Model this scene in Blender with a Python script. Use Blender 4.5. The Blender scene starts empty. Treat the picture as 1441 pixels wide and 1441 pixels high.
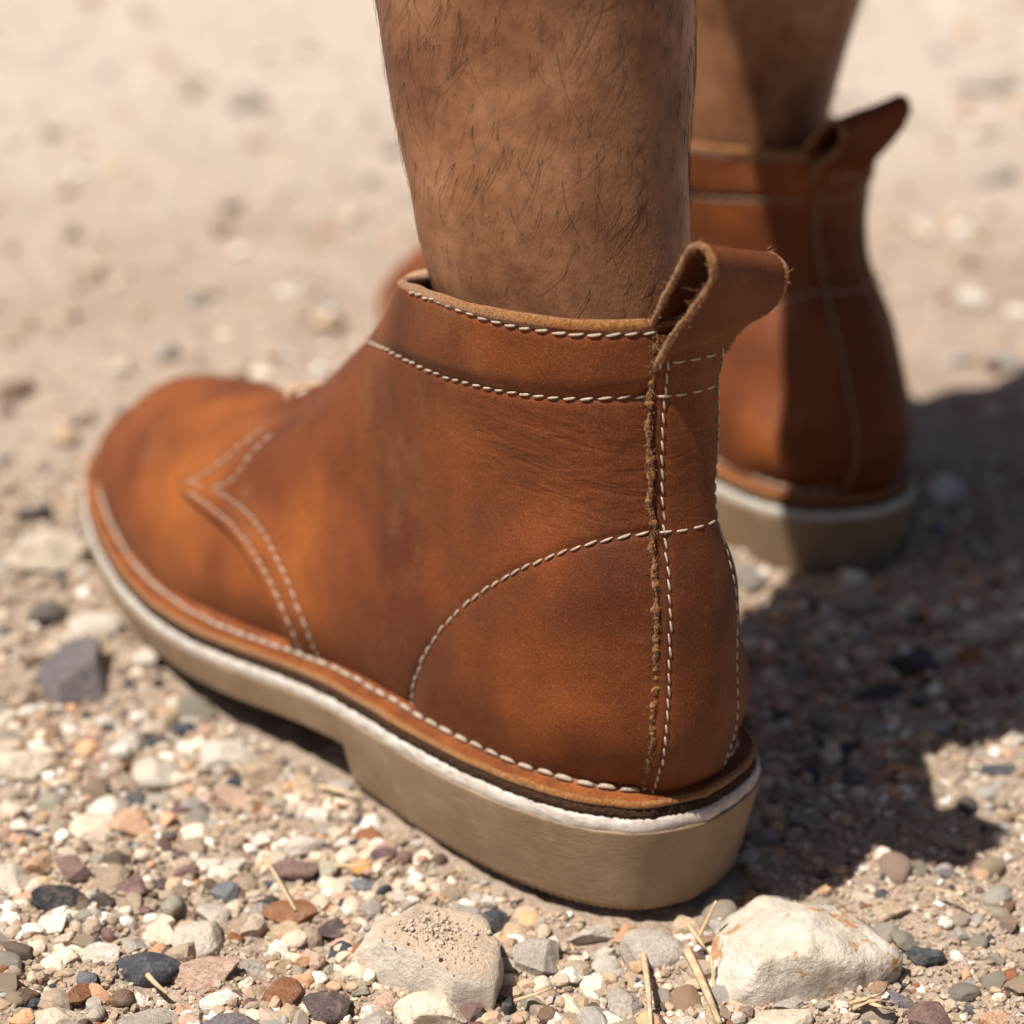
import bpy, math, random
import numpy as np
from mathutils import Vector, Matrix

# ------------------------------------------------------------------ camera
W = 1441.0
AZ, EL, DIST, FPX = 0.59535, 0.39205, 0.50014, 3206.5
TGT = np.array([0.01738, 0.03957, 0.10579])
VD = np.array([math.cos(AZ)*math.cos(EL), -math.sin(AZ)*math.cos(EL), -math.sin(EL)])
RD = np.cross(VD, [0, 0, 1.0]); RD /= np.linalg.norm(RD)
UD = np.cross(RD, VD)
CAM = TGT - DIST*VD
scene = bpy.context.scene
cam = bpy.data.cameras.new('camera'); camo = bpy.data.objects.new('camera', cam)
scene.collection.objects.link(camo); scene.camera = camo
camo.matrix_world = Matrix(((RD[0], UD[0], -VD[0], CAM[0]), (RD[1], UD[1], -VD[1], CAM[1]), (RD[2], UD[2], -VD[2], CAM[2]), (0, 0, 0, 1)))
cam.sensor_width = 36.0; cam.lens = FPX*36.0/W
cam.clip_start = 0.01; cam.clip_end = 1000
cam.dof.use_dof = True
cam.dof.focus_distance = float((np.array([0.004, 0.018, 0.085])-CAM) @ VD)
cam.dof.aperture_fstop = 8.2
# ------------------------------------------------------------------ world, sun, exposure
SUN = np.array([0.003, 0.080, 0.160]); SUN /= np.linalg.norm(SUN)
world = bpy.data.worlds.new('World'); scene.world = world; world.use_nodes = True
nt = world.node_tree; bg = nt.nodes['Background']
sky = nt.nodes.new('ShaderNodeTexSky'); sky.sky_type = 'NISHITA'; sky.sun_disc = False; sky.dust_density = 2.0; sky.ozone_density = 0.3; sky.air_density = 0.55
sky.sun_elevation = math.asin(SUN[2]); sky.sun_rotation = math.atan2(SUN[0], SUN[1])
nt.links.new(sky.outputs[0], bg.inputs[0]); bg.inputs[1].default_value = 0.05
sl = bpy.data.lights.new('sun', 'SUN'); sl.energy = 5.0; sl.angle = math.radians(0.53); sl.color = (1.0, 0.94, 0.85)
so = bpy.data.objects.new('sun', sl); scene.collection.objects.link(so)
so.rotation_euler = Vector(SUN).to_track_quat('Z', 'Y').to_euler(); so.location = (0, 2, 4)
vs = scene.view_settings; vs.view_transform = 'Standard'; vs.look = 'None'; vs.exposure = 0.55; vs.gamma = 1.0; vs.use_curve_mapping = False

# ------------------------------------------------------------------ helpers
COL = scene.collection
def s2l(c): return tuple((x/255.0/12.92 if x/255.0 <= 0.04045 else ((x/255.0+0.055)/1.055)**2.4) for x in c)
def px_ray(x, y):
    d = VD + RD*((x-720.5)/FPX) - UD*((y-720.5)/FPX); return d/np.linalg.norm(d)
def px_on_z(x, y, z=0.0):
    d = px_ray(x, y); return CAM + d*((z-CAM[2])/d[2])
def project(P):
    d = np.asarray(P)-CAM; w = d @ VD
    return np.stack([720.5+FPX*(d @ RD)/w, 720.5-FPX*(d @ UD)/w], -1), w
def sstep(a, b, x):
    t = np.clip((x-a)/(b-a), 0, 1); return t*t*(3-2*t)
def hash2(ix, iy, seed):
    h = (ix.astype(np.int64)*374761393 + iy.astype(np.int64)*668265263 + seed*974711) & 0xffffffff
    h = ((h ^ (h >> 13))*1274126177) & 0xffffffff
    return ((h ^ (h >> 16)) & 0xffff)/65535.0*2-1
def vnoise(x, y, wl, seed):
    x = np.asarray(x)/wl; y = np.asarray(y)/wl
    ix = np.floor(x); iy = np.floor(y); fx = x-ix; fy = y-iy
    fx = fx*fx*(3-2*fx); fy = fy*fy*(3-2*fy)
    a = hash2(ix, iy, seed); b = hash2(ix+1, iy, seed); c = hash2(ix, iy+1, seed); d = hash2(ix+1, iy+1, seed)
    return (a*(1-fx)+b*fx)*(1-fy)+(c*(1-fx)+d*fx)*fy
def vnoise3(P, wl, seed):
    return (vnoise(P[..., 0]+P[..., 2]*0.73, P[..., 1]-P[..., 2]*0.61, wl, seed)+vnoise(P[..., 2]*1.1+P[..., 1]*0.5, P[..., 0]*0.9-P[..., 1]*0.3, wl, seed+7))*0.6
def mesh_obj(name, verts, faces, mat, parent=None, smooth=True):
    me = bpy.data.meshes.new(name)
    verts = np.asarray(verts, dtype=np.float32)
    if isinstance(faces, np.ndarray):
        k = faces.shape[1]; n = len(faces)
        me.vertices.add(len(verts)); me.vertices.foreach_set('co', verts.ravel())
        me.loops.add(n*k); me.loops.foreach_set('vertex_index', faces.astype(np.int32).ravel())
        me.polygons.add(n); me.polygons.foreach_set('loop_start', np.arange(0, n*k, k, dtype=np.int32))
        me.update(calc_edges=True); me.validate()
    else:
        me.from_pydata(verts.tolist(), [], faces); me.update()
    me.polygons.foreach_set('use_smooth', np.full(len(me.polygons), smooth))
    if mat: me.materials.append(mat)
    o = bpy.data.objects.new(name, me); COL.objects.link(o)
    if parent: o.parent = parent
    return o
def empty(name, label, cat, group=None, loc=(0, 0, 0), rz=0):
    o = bpy.data.objects.new(name, None); COL.objects.link(o); o.empty_display_size = 0.02
    o.location = loc; o.rotation_euler = (0, 0, rz); tag(o, label, cat, group); return o
def tag(o, label=None, cat=None, group=None, kind=None):
    if label: o['label'] = label
    if cat: o['category'] = cat
    if group: o['group'] = group
    if kind: o['kind'] = kind
    return o
def grid_faces(n, m, wrap=False, off=0):
    i, j = np.meshgrid(np.arange(n-1), np.arange(m if wrap else m-1), indexing='ij')
    j2 = (j+1) % m
    return (np.stack([i*m+j, i*m+j2, (i+1)*m+j2, (i+1)*m+j], -1).reshape(-1, 4)+off)
def shell(P, N, th, flip=False):
    """grid P[n,m,3] (outer) with normals, thickened inward: verts, quads"""
    n, m = P.shape[:2]
    V = np.concatenate([P.reshape(-1, 3), (P-N*th).reshape(-1, 3)])
    F1 = grid_faces(n, m); F2 = F1[:, ::-1]+n*m
    rim = np.concatenate([np.arange(m), np.arange(1, n)*m+m-1, (n-1)*m+np.arange(m-2, -1, -1), np.arange(n-2, 0, -1)*m])
    r2 = np.roll(rim, -1)
    F3 = np.stack([rim, rim+n*m, r2+n*m, r2], -1)
    F = np.concatenate([F1, F2, F3])
    return V, (F[:, ::-1] if flip else F)
def frames(P, closed=False):
    P = np.asarray(P, float)
    if closed: T = np.roll(P, -1, 0)-np.roll(P, 1, 0)
    else: T = np.gradient(P, axis=0)
    return T/np.maximum(np.linalg.norm(T, axis=1), 1e-12)[:, None]
def tube(P, R, k=6, up=None, flat=1.0, cap=True):
    P = np.asarray(P, float); n = len(P); T = frames(P)
    if up is None: up = np.tile([0.13, 0.31, 0.94], (n, 1))
    up = np.asarray(up, float)
    if up.ndim == 1: up = np.tile(up, (n, 1))
    A = np.cross(T, up); A /= np.maximum(np.linalg.norm(A, axis=1), 1e-9)[:, None]; B = np.cross(A, T)
    R = np.broadcast_to(np.asarray(R, float), (n,))
    a = np.arange(k)*2*np.pi/k
    V = P[:, None]+R[:, None, None]*(np.cos(a)[None, :, None]*A[:, None]+flat*np.sin(a)[None, :, None]*B[:, None])
    F = grid_faces(n, k, True).tolist()
    if cap: F += [list(range(k))[::-1], [(n-1)*k+i for i in range(k)]]
    return V.reshape(-1, 3), F
class MB:
    def __init__(s): s.v = []; s.f = []; s.n = 0
    def add(s, V, F):
        s.v.append(np.asarray(V)); s.f += [[i+s.n for i in q] for q in F]; s.n += len(V)
    def build(s, name, mat, parent=None, smooth=True):
        return mesh_obj(name, np.concatenate(s.v), s.f, mat, parent, smooth)
def resample(P, n):
    P = np.asarray(P, float); t = np.r_[0, np.cumsum(np.linalg.norm(np.diff(P, axis=0), axis=1))]
    s = np.linspace(0, t[-1], n); return np.stack([np.interp(s, t, P[:, k]) for k in range(P.shape[1])], -1)
def cspline(t, Y, x, periodic=False, period=1.0):
    """cubic spline through (t,Y) evaluated at x; Y [n,...]"""
    t = np.asarray(t, float); Y = np.asarray(Y, float); sh = Y.shape[1:]; Y = Y.reshape(len(t), -1)
    if periodic:
        e = 5
        t = np.concatenate([t[-e:]-period, t, t[:e]+period]); Y = np.concatenate([Y[-e:], Y, Y[:e]])
    n = len(t); h = np.diff(t); A = np.zeros((n, n)); B = np.zeros_like(Y); A[0, 0] = A[-1, -1] = 1
    for i in range(1, n-1):
        A[i, i-1] = h[i-1]; A[i, i] = 2*(h[i-1]+h[i]); A[i, i+1] = h[i]
        B[i] = 6*((Y[i+1]-Y[i])/h[i]-(Y[i]-Y[i-1])/h[i-1])
    M = np.linalg.solve(A, B); x = np.asarray(x, float)
    i = np.clip(np.searchsorted(t, x)-1, 0, n-2); hi = h[i][:, None]; a = (t[i+1]-x)[:, None]/hi; b = 1-a
    r = a*Y[i]+b*Y[i+1]+((a**3-a)*M[i]+(b**3-b)*M[i+1])*hi*hi/6
    return r.reshape((len(x),)+sh)
def smooth_px(P, n=80):
    P = np.asarray(P, float); t = np.r_[0, np.cumsum(np.hypot(*np.diff(P, axis=0).T))]
    return cspline(t, P, np.linspace(0, t[-1], n))

# ------------------------------------------------------------------ materials
class Mat:
    def __init__(s, name, rough=0.6, spec=0.4):
        s.m = bpy.data.materials.new(name); s.m.use_nodes = True; s.t = s.m.node_tree; s.N = s.t.nodes; s.L = s.t.links
        s.b = s.N['Principled BSDF']; s.b.inputs['Roughness'].default_value = rough; s.b.inputs['Specular IOR Level'].default_value = spec
        s.co = s.N.new('ShaderNodeTexCoord')
    def set(s, k, v): s.b.inputs[k].default_value = v; return s
    def link(s, a, b): s.L.new(a, b)
    def mapping(s, sc=(1, 1, 1), rot=(0, 0, 0), src='Object'):
        m = s.N.new('ShaderNodeMapping'); m.inputs['Scale'].default_value = sc; m.inputs['Rotation'].default_value = rot
        s.link(s.co.outputs[src], m.inputs[0]); return m.outputs[0]
    def noise(s, scale, detail=4, rough=0.55, vec=None, dist=0):
        n = s.N.new('ShaderNodeTexNoise'); n.inputs['Scale'].default_value = scale; n.inputs['Detail'].default_value = detail
        n.inputs['Roughness'].default_value = rough; n.inputs['Distortion'].default_value = dist
        s.link(vec if vec is not None else s.co.outputs['Object'], n.inputs['Vector']); return n.outputs['Fac']
    def voro(s, scale, vec=None, feature='F1'):
        n = s.N.new('ShaderNodeTexVoronoi'); n.feature = feature; n.inputs['Scale'].default_value = scale
        s.link(vec if vec is not None else s.co.outputs['Object'], n.inputs['Vector']); return n
    def ramp(s, fac, stops):
        r = s.N.new('ShaderNodeValToRGB'); e = r.color_ramp.elements
        while len(e) < len(stops): e.new(0.5)
        for q, (p, c) in zip(e, stops): q.position = p; q.color = (c if hasattr(c, '__len__') else (c, c, c))[:3]+(1,) if hasattr(c, '__len__') else (c, c, c, 1)
        s.link(fac, r.inputs[0]); return r.outputs[0]
    def mix(s, fac, a, b, mode='MIX'):
        n = s.N.new('ShaderNodeMix'); n.data_type = 'RGBA'; n.blend_type = mode
        for i, q in ((0, fac), (6, a), (7, b)):
            if isinstance(q, (int, float)): n.inputs[i].default_value = q if i == 0 else (q, q, q, 1)
            elif isinstance(q, tuple): n.inputs[i].default_value = q[:3]+(1,)
            else: s.link(q, n.inputs[i])
        return n.outputs[2]
    def math(s, op, a, b=0.0, c=None):
        n = s.N.new('ShaderNodeMath'); n.operation = op
        for i, q in enumerate((a, b) if c is None else (a, b, c)):
            if isinstance(q, (int, float)): n.inputs[i].default_value = q
            else: s.link(q, n.inputs[i])
        return n.outputs[0]
    def color(s, c):
        if isinstance(c, tuple): s.b.inputs['Base Color'].default_value = c[:3]+(1,)
        else: s.link(c, s.b.inputs['Base Color'])
        return s
    def bump(s, h, strength=0.3, dist=0.001, prev=None):
        n = s.N.new('ShaderNodeBump'); n.inputs['Strength'].default_value = strength; n.inputs['Distance'].default_value = dist
        s.link(h, n.inputs['Height'])
        if prev is not None: s.link(prev, n.inputs['Normal'])
        return n.outputs[0]
    def normal(s, n): s.link(n, s.b.inputs['Normal']); return s

def leather_mat(name, tint=1.0):
    m = Mat(name, 0.6, 0.22)
    big = m.noise(17, 3, 0.5); mid = m.noise(70, 4, 0.6); fine = m.noise(2100, 3, 0.7); pores = m.noise(3800, 2, 0.6)
    c1 = m.ramp(big, [(0.32, (0.080*tint, 0.0195*tint, 0.0055*tint)), (0.50, (0.142*tint, 0.0365*tint, 0.0084*tint)), (0.70, (0.232*tint, 0.0660*tint, 0.0125*tint))])
    c2 = m.mix(0.30, c1, m.ramp(mid, [(0.3, (0.6,)*3), (0.7, (1.3,)*3)]), 'MULTIPLY')
    c3 = m.mix(0.45, c2, m.ramp(fine, [(0.32, (0.45,)*3), (0.5, (1.0,)*3), (0.68, (2.5,)*3)]), 'MULTIPLY')
    dst = m.ramp(m.noise(45, 6, 0.72), [(0.56, (0,)*3), (0.80, (0.30,)*3)])
    m.color(m.mix(dst, c3, (0.30, 0.17, 0.085)))
    m.link(m.ramp(mid, [(0.3, (0.66,)*3), (0.7, (0.54,)*3)]), m.b.inputs['Roughness'])
    m.set('Sheen Weight', 0.04); m.set('Sheen Roughness', 0.4); m.set('Sheen Tint', (1.0, 0.7, 0.45, 1))
    # creases behind the ankle: stretched ridges only in the flexing zone
    wv = m.mapping((95, 95, 330), (0.0, 0.5, 0.0)); wr = m.noise(1.0, 1, 0.5, wv, 0.9)
    wv2 = m.mapping((60, 60, 260), (0.0, 0.5, 0.0)); wr2 = m.noise(1.0, 2, 0.5, wv2, 0.8)
    sep = m.N.new('ShaderNodeSeparateXYZ'); m.link(m.co.outputs['Object'], sep.inputs[0])
    zx = m.math('MULTIPLY', m.math('ADD', sep.outputs[2], -0.112), 1/0.019); xx = m.math('MULTIPLY', m.math('ADD', sep.outputs[0], -0.022), 1/0.042)
    d2 = m.math('ADD', m.math('POWER', m.math('ABSOLUTE', zx), 2.0), m.math('POWER', m.math('ABSOLUTE', xx), 2.0))
    mask = m.ramp(d2, [(0.15, (1,)*3), (1.0, (0,)*3)])
    hw = m.math('MULTIPLY', m.math('ADD', wr, m.math('MULTIPLY', wr2, 0.8)), mask)
    b = m.bump(hw, 0.34, 0.0015)
    b = m.bump(fine, 0.35, 0.0005, b); b = m.bump(pores, 0.3, 0.0003, b); b = m.bump(m.noise(160, 3), 0.25, 0.0012, b)
    m.normal(b); return m.m
M_LEATHER = leather_mat('tan_leather'); M_STRIP = leather_mat('strip_leather', 0.80)
def welt_mat():
    m = Mat('welt_leather', 0.58, 0.3)
    c = m.ramp(m.noise(120, 4), [(0.3, (0.12, 0.030, 0.007)), (0.7, (0.23, 0.066, 0.014))])
    m.color(m.mix(0.6, c, m.ramp(m.noise(1400, 3), [(0.3, (0.5,)*3), (0.7, (1.5,)*3)]), 'MULTIPLY')); m.normal(m.bump(m.noise(900, 4), 0.4, 0.0006)); return m.m
M_WELT = welt_mat()
def suede_mat():
    m = Mat('raw_suede_edge', 0.95, 0.1)
    c = m.ramp(m.noise(1300, 4, 0.7), [(0.3, (0.09, 0.030, 0.006)), (0.5, (0.27, 0.105, 0.020)), (0.75, (0.46, 0.21, 0.050))])
    m.color(c); m.set('Sheen Weight', 0.3); m.normal(m.bump(m.noise(1800, 4, 0.7), 0.9, 0.0009)); return m.m
M_SUEDE = suede_mat()
def simple(name, stops, scale, rough, bumpscale=800, bstr=0.3, bd=0.0005, spec=0.3, detail=5):
    m = Mat(name, rough, spec); m.color(m.ramp(m.noise(scale, detail, 0.6), stops)); m.normal(m.bump(m.noise(bumpscale, 4, 0.65), bstr, bd)); return m.m
M_EDGE = simple('dark_leather_edge', [(0.3, (0.012, 0.006, 0.003)), (0.6, (0.05, 0.02, 0.008)), (0.75, (0.16, 0.07, 0.02))], 900, 0.85, 900, 0.9, 0.001)
M_LINING = simple('lining_leather', [(0.3, (0.26, 0.12, 0.035)), (0.7, (0.42, 0.20, 0.06))], 300, 0.8)
def white_mat():
    m = Mat('white_midsole', 0.6, 0.3)
    v = m.noise(260, 5, 0.7, m.mapping((1, 1, 3)))
    m.color(m.ramp(v, [(0.28, (0.26, 0.21, 0.17)), (0.5, (0.46, 0.41, 0.36)), (0.7, (0.58, 0.54, 0.49))])); m.normal(m.bump(v, 0.3, 0.0008)); return m.m
M_WHITE = white_mat()
def sole_mat():
    m = Mat('tan_crepe_rubber', 0.62, 0.35)
    c = m.ramp(m.noise(60, 4), [(0.3, (0.215, 0.144, 0.084)), (0.7, (0.282, 0.194, 0.118))])
    c = m.mix(0.5, c, m.ramp(m.noise(2200, 3, 0.7), [(0.3, (0.6,)*3), (0.72, (1.5,)*3)]), 'MULTIPLY')
    dust = m.ramp(m.noise(90, 6, 0.75), [(0.50, (0,)*3), (0.75, (0.5,)*3)])
    m.color(m.mix(dust, c, (0.42, 0.32, 0.215)))
    b = m.bump(m.noise(2200, 3), 0.35, 0.0004); b = m.bump(m.noise(500, 3, 0.6, m.mapping((0.3, 0.3, 2.2))), 0.25, 0.0006, b); m.normal(b); return m.m
M_SOLE = sole_mat()
def thread_mat():
    m = Mat('cream_thread', 0.75, 0.2); m.color(m.ramp(m.noise(1500, 3), [(0.3, (0.30, 0.22, 0.15)), (0.7, (0.52, 0.43, 0.34))])); m.normal(m.bump(m.noise(5000, 2, 0.5, m.mapping((1, 1, 2))), 0.6, 0.0003)); return m.m
M_THREAD = thread_mat()
M_LACE = simple('cream_lace', [(0.3, (0.42, 0.26, 0.15)), (0.7, (0.54, 0.36, 0.23))], 900, 0.8, 2500, 0.6)
def skin_mat():
    m = Mat('skin', 0.5, 0.3)
    c = m.ramp(m.noise(38, 4, 0.6), [(0.3, (0.135, 0.052, 0.022)), (0.52, (0.222, 0.100, 0.046)), (0.72, (0.315, 0.160, 0.082))])
    c = m.mix(0.55, c, m.ramp(m.noise(260, 4, 0.65), [(0.32, (0.62, 0.55, 0.52)), (0.6, (1.15, 1.12, 1.1))]), 'MULTIPLY')
    v = m.voro(330); dots = m.ramp(v.outputs['Distance'], [(0.0, (0.25,)*3), (0.13, (1,)*3)])
    m.color(m.mix(0.55, c, dots, 'MULTIPLY'))
    m.set('Subsurface Weight', 0.18); m.set('Subsurface Radius', (0.004, 0.0015, 0.0008)); m.set('Subsurface Scale', 1.0)
    b = m.bump(m.voro(1500, m.mapping((1, 1, 0.6))).outputs['Distance'], 0.22, 0.0003); b = m.bump(m.noise(90, 3), 0.18, 0.001, b); m.normal(b); return m.m
M_SKIN = skin_mat()
M_HAIR = Mat('leg_hair', 0.5, 0.3).color((0.016, 0.010, 0.007)).m
M_SHORTS = simple('shorts_cloth', [(0.3, (0.05, 0.055, 0.06)), (0.7, (0.08, 0.085, 0.09))], 400, 0.9)
def ground_mat():
    m = Mat('sandy_soil', 0.95, 0.15)
    a = m.noise(14, 5, 0.65); b_ = m.noise(230, 5, 0.7); f = m.noise(1500, 4, 0.7)
    c = m.ramp(a, [(0.3, (0.345, 0.258, 0.198)), (0.7, (0.465, 0.366, 0.294))])
    c = m.mix(0.7, c, m.ramp(b_, [(0.3, (0.55, 0.52, 0.50)), (0.5, (1.0, 1.0, 1.0)), (0.72, (1.35, 1.33, 1.3))]), 'MULTIPLY')
    c = m.mix(0.6, c, m.ramp(f, [(0.3, (0.6,)*3), (0.7, (1.4,)*3)]), 'MULTIPLY')
    # far stones read only as colour: cells of pale and dark grit
    v = m.voro(75); cell = m.ramp(m.N.new('ShaderNodeSeparateColor').outputs[0], [(0, (1,)*3)]) if False else None
    sc = m.N.new('ShaderNodeSeparateColor'); m.link(v.outputs['Color'], sc.inputs[0])
    tone = m.ramp(sc.outputs[0], [(0.0, (0.12, 0.11, 0.11)), (0.12, (0.30, 0.22, 0.16)), (0.35, (0.46, 0.36, 0.27)), (0.7, (0.55, 0.46, 0.38)), (1.0, (0.66, 0.60, 0.53))])
    near = m.math('LESS_THAN', v.outputs['Distance'], 0.36)
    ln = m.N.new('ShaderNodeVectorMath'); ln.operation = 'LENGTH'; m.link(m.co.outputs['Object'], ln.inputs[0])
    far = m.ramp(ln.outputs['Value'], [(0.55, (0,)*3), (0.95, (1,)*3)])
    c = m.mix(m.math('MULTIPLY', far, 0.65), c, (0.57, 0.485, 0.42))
    c = m.mix(m.math('MULTIPLY', m.math('MULTIPLY', near, far), 0.6), c, tone)
    m.color(c)
    n = m.bump(f, 0.7, 0.0012); n = m.bump(b_, 0.6, 0.003, n); m.normal(n); return m.m
M_GROUND = ground_mat()
def stone_mat():
    m = Mat('pebble_stone', 0.72, 0.35)
    oi = m.N.new('ShaderNodeObjectInfo')
    off = m.N.new('ShaderNodeVectorMath'); off.operation = 'ADD'; m.link(m.co.outputs['Object'], off.inputs[0])
    sc = m.N.new('ShaderNodeVectorMath'); sc.operation = 'SCALE'; sc.inputs[0].default_value = (3.1, 5.7, 2.3); m.link(oi.outputs['Random'], sc.inputs['Scale']); m.link(sc.outputs[0], off.inputs[1])
    vec = off.outputs[0]
    a = m.noise(150, 5, 0.65, vec); f = m.noise(1300, 4, 0.75, vec); blot = m.noise(330, 3, 0.6, vec)
    c = m.mix(0.8, oi.outputs['Color'], m.ramp(a, [(0.28, (0.62, 0.58, 0.55)), (0.5, (1, 1, 1)), (0.72, (1.25, 1.22, 1.18))]), 'MULTIPLY')
    c = m.mix(0.75, c, m.ramp(f, [(0.28, (0.55,)*3), (0.5, (1,)*3), (0.75, (1.55,)*3)]), 'MULTIPLY')
    dust = m.ramp(m.math('ADD', m.math('MULTIPLY', blot, .7), m.math('MULTIPLY', f, .3)), [(0.48, (0,)*3), (0.66, (0.42,)*3)])
    m.color(m.mix(dust, c, m.mix(0.55, oi.outputs['Color'], (0.44, 0.34, 0.25))))
    n = m.bump(f, 0.6, 0.0009); n = m.bump(blot, 0.6, 0.0018, n); m.normal(n); return m.m
M_STONE = stone_mat()
def grit_mat():
    m = Mat('grit', 0.85, 0.25)
    at = m.N.new('ShaderNodeAttribute'); at.attribute_name = 'tone'
    m.color(m.mix(0.6, at.outputs['Color'], m.ramp(m.noise(900, 4, 0.7), [(0.3, (0.6,)*3), (0.7, (1.35,)*3)]), 'MULTIPLY')); m.normal(m.bump(m.noise(1500, 3), 0.4, 0.0006)); return m.m
M_GRIT = grit_mat()
def whiterock_mat():
    m = Mat('white_quartz_rock', 0.7, 0.35)
    a = m.noise(60, 6, 0.65); f = m.noise(700, 5, 0.7)
    c = m.ramp(a, [(0.3, (0.40, 0.33, 0.25)), (0.5, (0.54, 0.48, 0.40)), (0.72, (0.64, 0.60, 0.54))])
    c = m.mix(0.55, c, m.ramp(f, [(0.3, (0.72,)*3), (0.7, (1.18,)*3)]), 'MULTIPLY')
    rust = m.ramp(m.noise(85, 4, 0.75, m.mapping((1, 1, 1), (0.4, 0.2, 0.9))), [(0.57, (0,)*3), (0.63, (0.85,)*3)])
    c = m.mix(rust, c, (0.40, 0.17, 0.05))
    dust = m.ramp(m.noise(48, 6, 0.7, m.mapping((1, 1.6, 1))), [(0.55, (0,)*3), (0.70, (0.5,)*3)])
    m.color(m.mix(dust, c, (0.46, 0.35, 0.25))); n = m.bump(f, 0.5, 0.0011); n = m.bump(m.noise(210, 5, 0.6), 0.6, 0.002, n); m.normal(n); return m.m
M_WROCK = whiterock_mat()
def dustrock_mat():
    m = Mat('dusty_pale_rock', 0.85, 0.2)
    f = m.noise(900, 5, 0.75); a = m.noise(75, 5, 0.6)
    stone = m.ramp(a, [(0.3, (0.52, 0.44, 0.35)), (0.7, (0.68, 0.61, 0.52))])
    soil = m.ramp(f, [(0.3, (0.36, 0.265, 0.19)), (0.5, (0.48, 0.37, 0.275)), (0.72, (0.60, 0.48, 0.37))])
    geo = m.N.new('ShaderNodeNewGeometry'); sp = m.N.new('ShaderNodeSeparateXYZ'); m.link(geo.outputs['Normal'], sp.inputs[0])
    so_ = m.N.new('ShaderNodeSeparateXYZ'); m.link(m.co.outputs['Object'], so_.inputs[0])
    k = m.math('ADD', m.math('MULTIPLY', sp.outputs[2], 1.1), m.math('MULTIPLY', m.math('ADD', a, -0.5), 1.2))
    k = m.math('ADD', k, m.math('ADD', m.math('MULTIPLY', so_.outputs[0], -12.0), m.math('MULTIPLY', so_.outputs[1], 8.0)))
    k = m.math('ADD', k, m.math('MULTIPLY', m.math('ADD', f, -0.5), 0.9)); fac = m.ramp(k, [(0.62, (0,)*3), (0.92, (1,)*3)])
    m.color(m.mix(fac, stone, soil)); n = m.bump(f, 0.7, 0.0014); n = m.bump(m.noise(260, 5), 0.5, 0.002, n); m.normal(n); return m.m
M_DROCK = dustrock_mat()
M_CRUMB = simple('loose_soil', [(0.3, (0.42, 0.33, 0.25)), (0.7, (0.56, 0.45, 0.35))], 500, 0.95)
M_STRAW = simple('dry_straw', [(0.3, (0.38, 0.26, 0.15)), (0.7, (0.58, 0.44, 0.28))], 400, 0.7)

# ------------------------------------------------------------------ boot geometry (boot frame: x to the toe, y to the outer side, z up)
LATO = [(-.003, -.002), (-.0022, .0043), (.0012, .0138), (.0055, .0192), (.0138, .0256), (.0242, .0306), (.0343, .034), (.0463, .0368), (.066, .0396), (.0932, .0412), (.109, .0425), (.1268, .0448), (.1444, .0474), (.1699, .0492), (.1971, .0486), (.2315, .0441), (.2619, .0369), (.2843, .0285), (.299, .019), (.308, .008)]
MEDO = [(.3115, -.004), (.309, -.016), (.301, -.027), (.286, -.038), (.265, -.046), (.24, -.0495), (.21, -.049), (.18, -.0445), (.15, -.039), (.12, -.0355), (.09, -.035), (.065, -.0362), (.04, -.0365), (.024, -.0345), (.013, -.0310), (.0063, -.0262), (.002, -.0200), (-.0018, -.0100)]
_o = np.array(LATO+MEDO); _t = np.r_[0, np.cumsum(np.hypot(*(np.roll(_o, -1, 0)-_o).T))]
OUT = cspline(_t[:-1], _o, np.linspace(0, _t[-1], 3001)[:-1], True, _t[-1])
_k = OUT[:, 0].argmax(); _m = OUT[:, 0].argmin(); OUT = np.roll(OUT, -_m, 0); _k = OUT[:, 0].argmax()
XL, XM = OUT[:_k+1], np.vstack([OUT[_k:], OUT[:1]])[::-1]
ZT = lambda x: np.interp(x, np.linspace(-.02, .34, 200), cspline([-.02, 0, .06, .10, .14, .18, .21, .25, .28, .315, .34], [.027, .027, .0265, .025, .0205, .0158, .0140, .0150, .0182, .0240, .0285], np.linspace(-.02, .34, 200)))
def outline(n):
    """2n-2 points, back centre -> outer side -> toe -> inner side, lateral i and medial share x"""
    x0, x1 = OUT[0, 0], OUT[_k, 0]
    x = x0+(x1-x0)*(1-np.cos(np.linspace(0, np.pi, n)))/2
    yl = np.interp(x, XL[:, 0], XL[:, 1]); ym = np.interp(x, XM[:, 0], XM[:, 1])
    return np.vstack([np.c_[x, yl], np.c_[x, ym][1:-1][::-1]])
def inset(P, d):
    T = frames(P, True); N = np.c_[T[:, 1], -T[:, 0]]     # outward for this winding checked below
    if np.dot(N[0], [-1, 0]) < 0: N = -N
    d = np.broadcast_to(d, (len(P),)); return P-N*d[:, None]
def inset_at(x, side, d):
    P = inset(OUT, d); half = P[:_k+1] if side > 0 else np.vstack([P[_k:], P[:1]])
    j = np.abs(half[:, 0]-x).argmin(); return half[j]
NLV = 8
LEV = np.array([0, .13, .27, .41, .55, .69, .84, 1.0])
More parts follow.
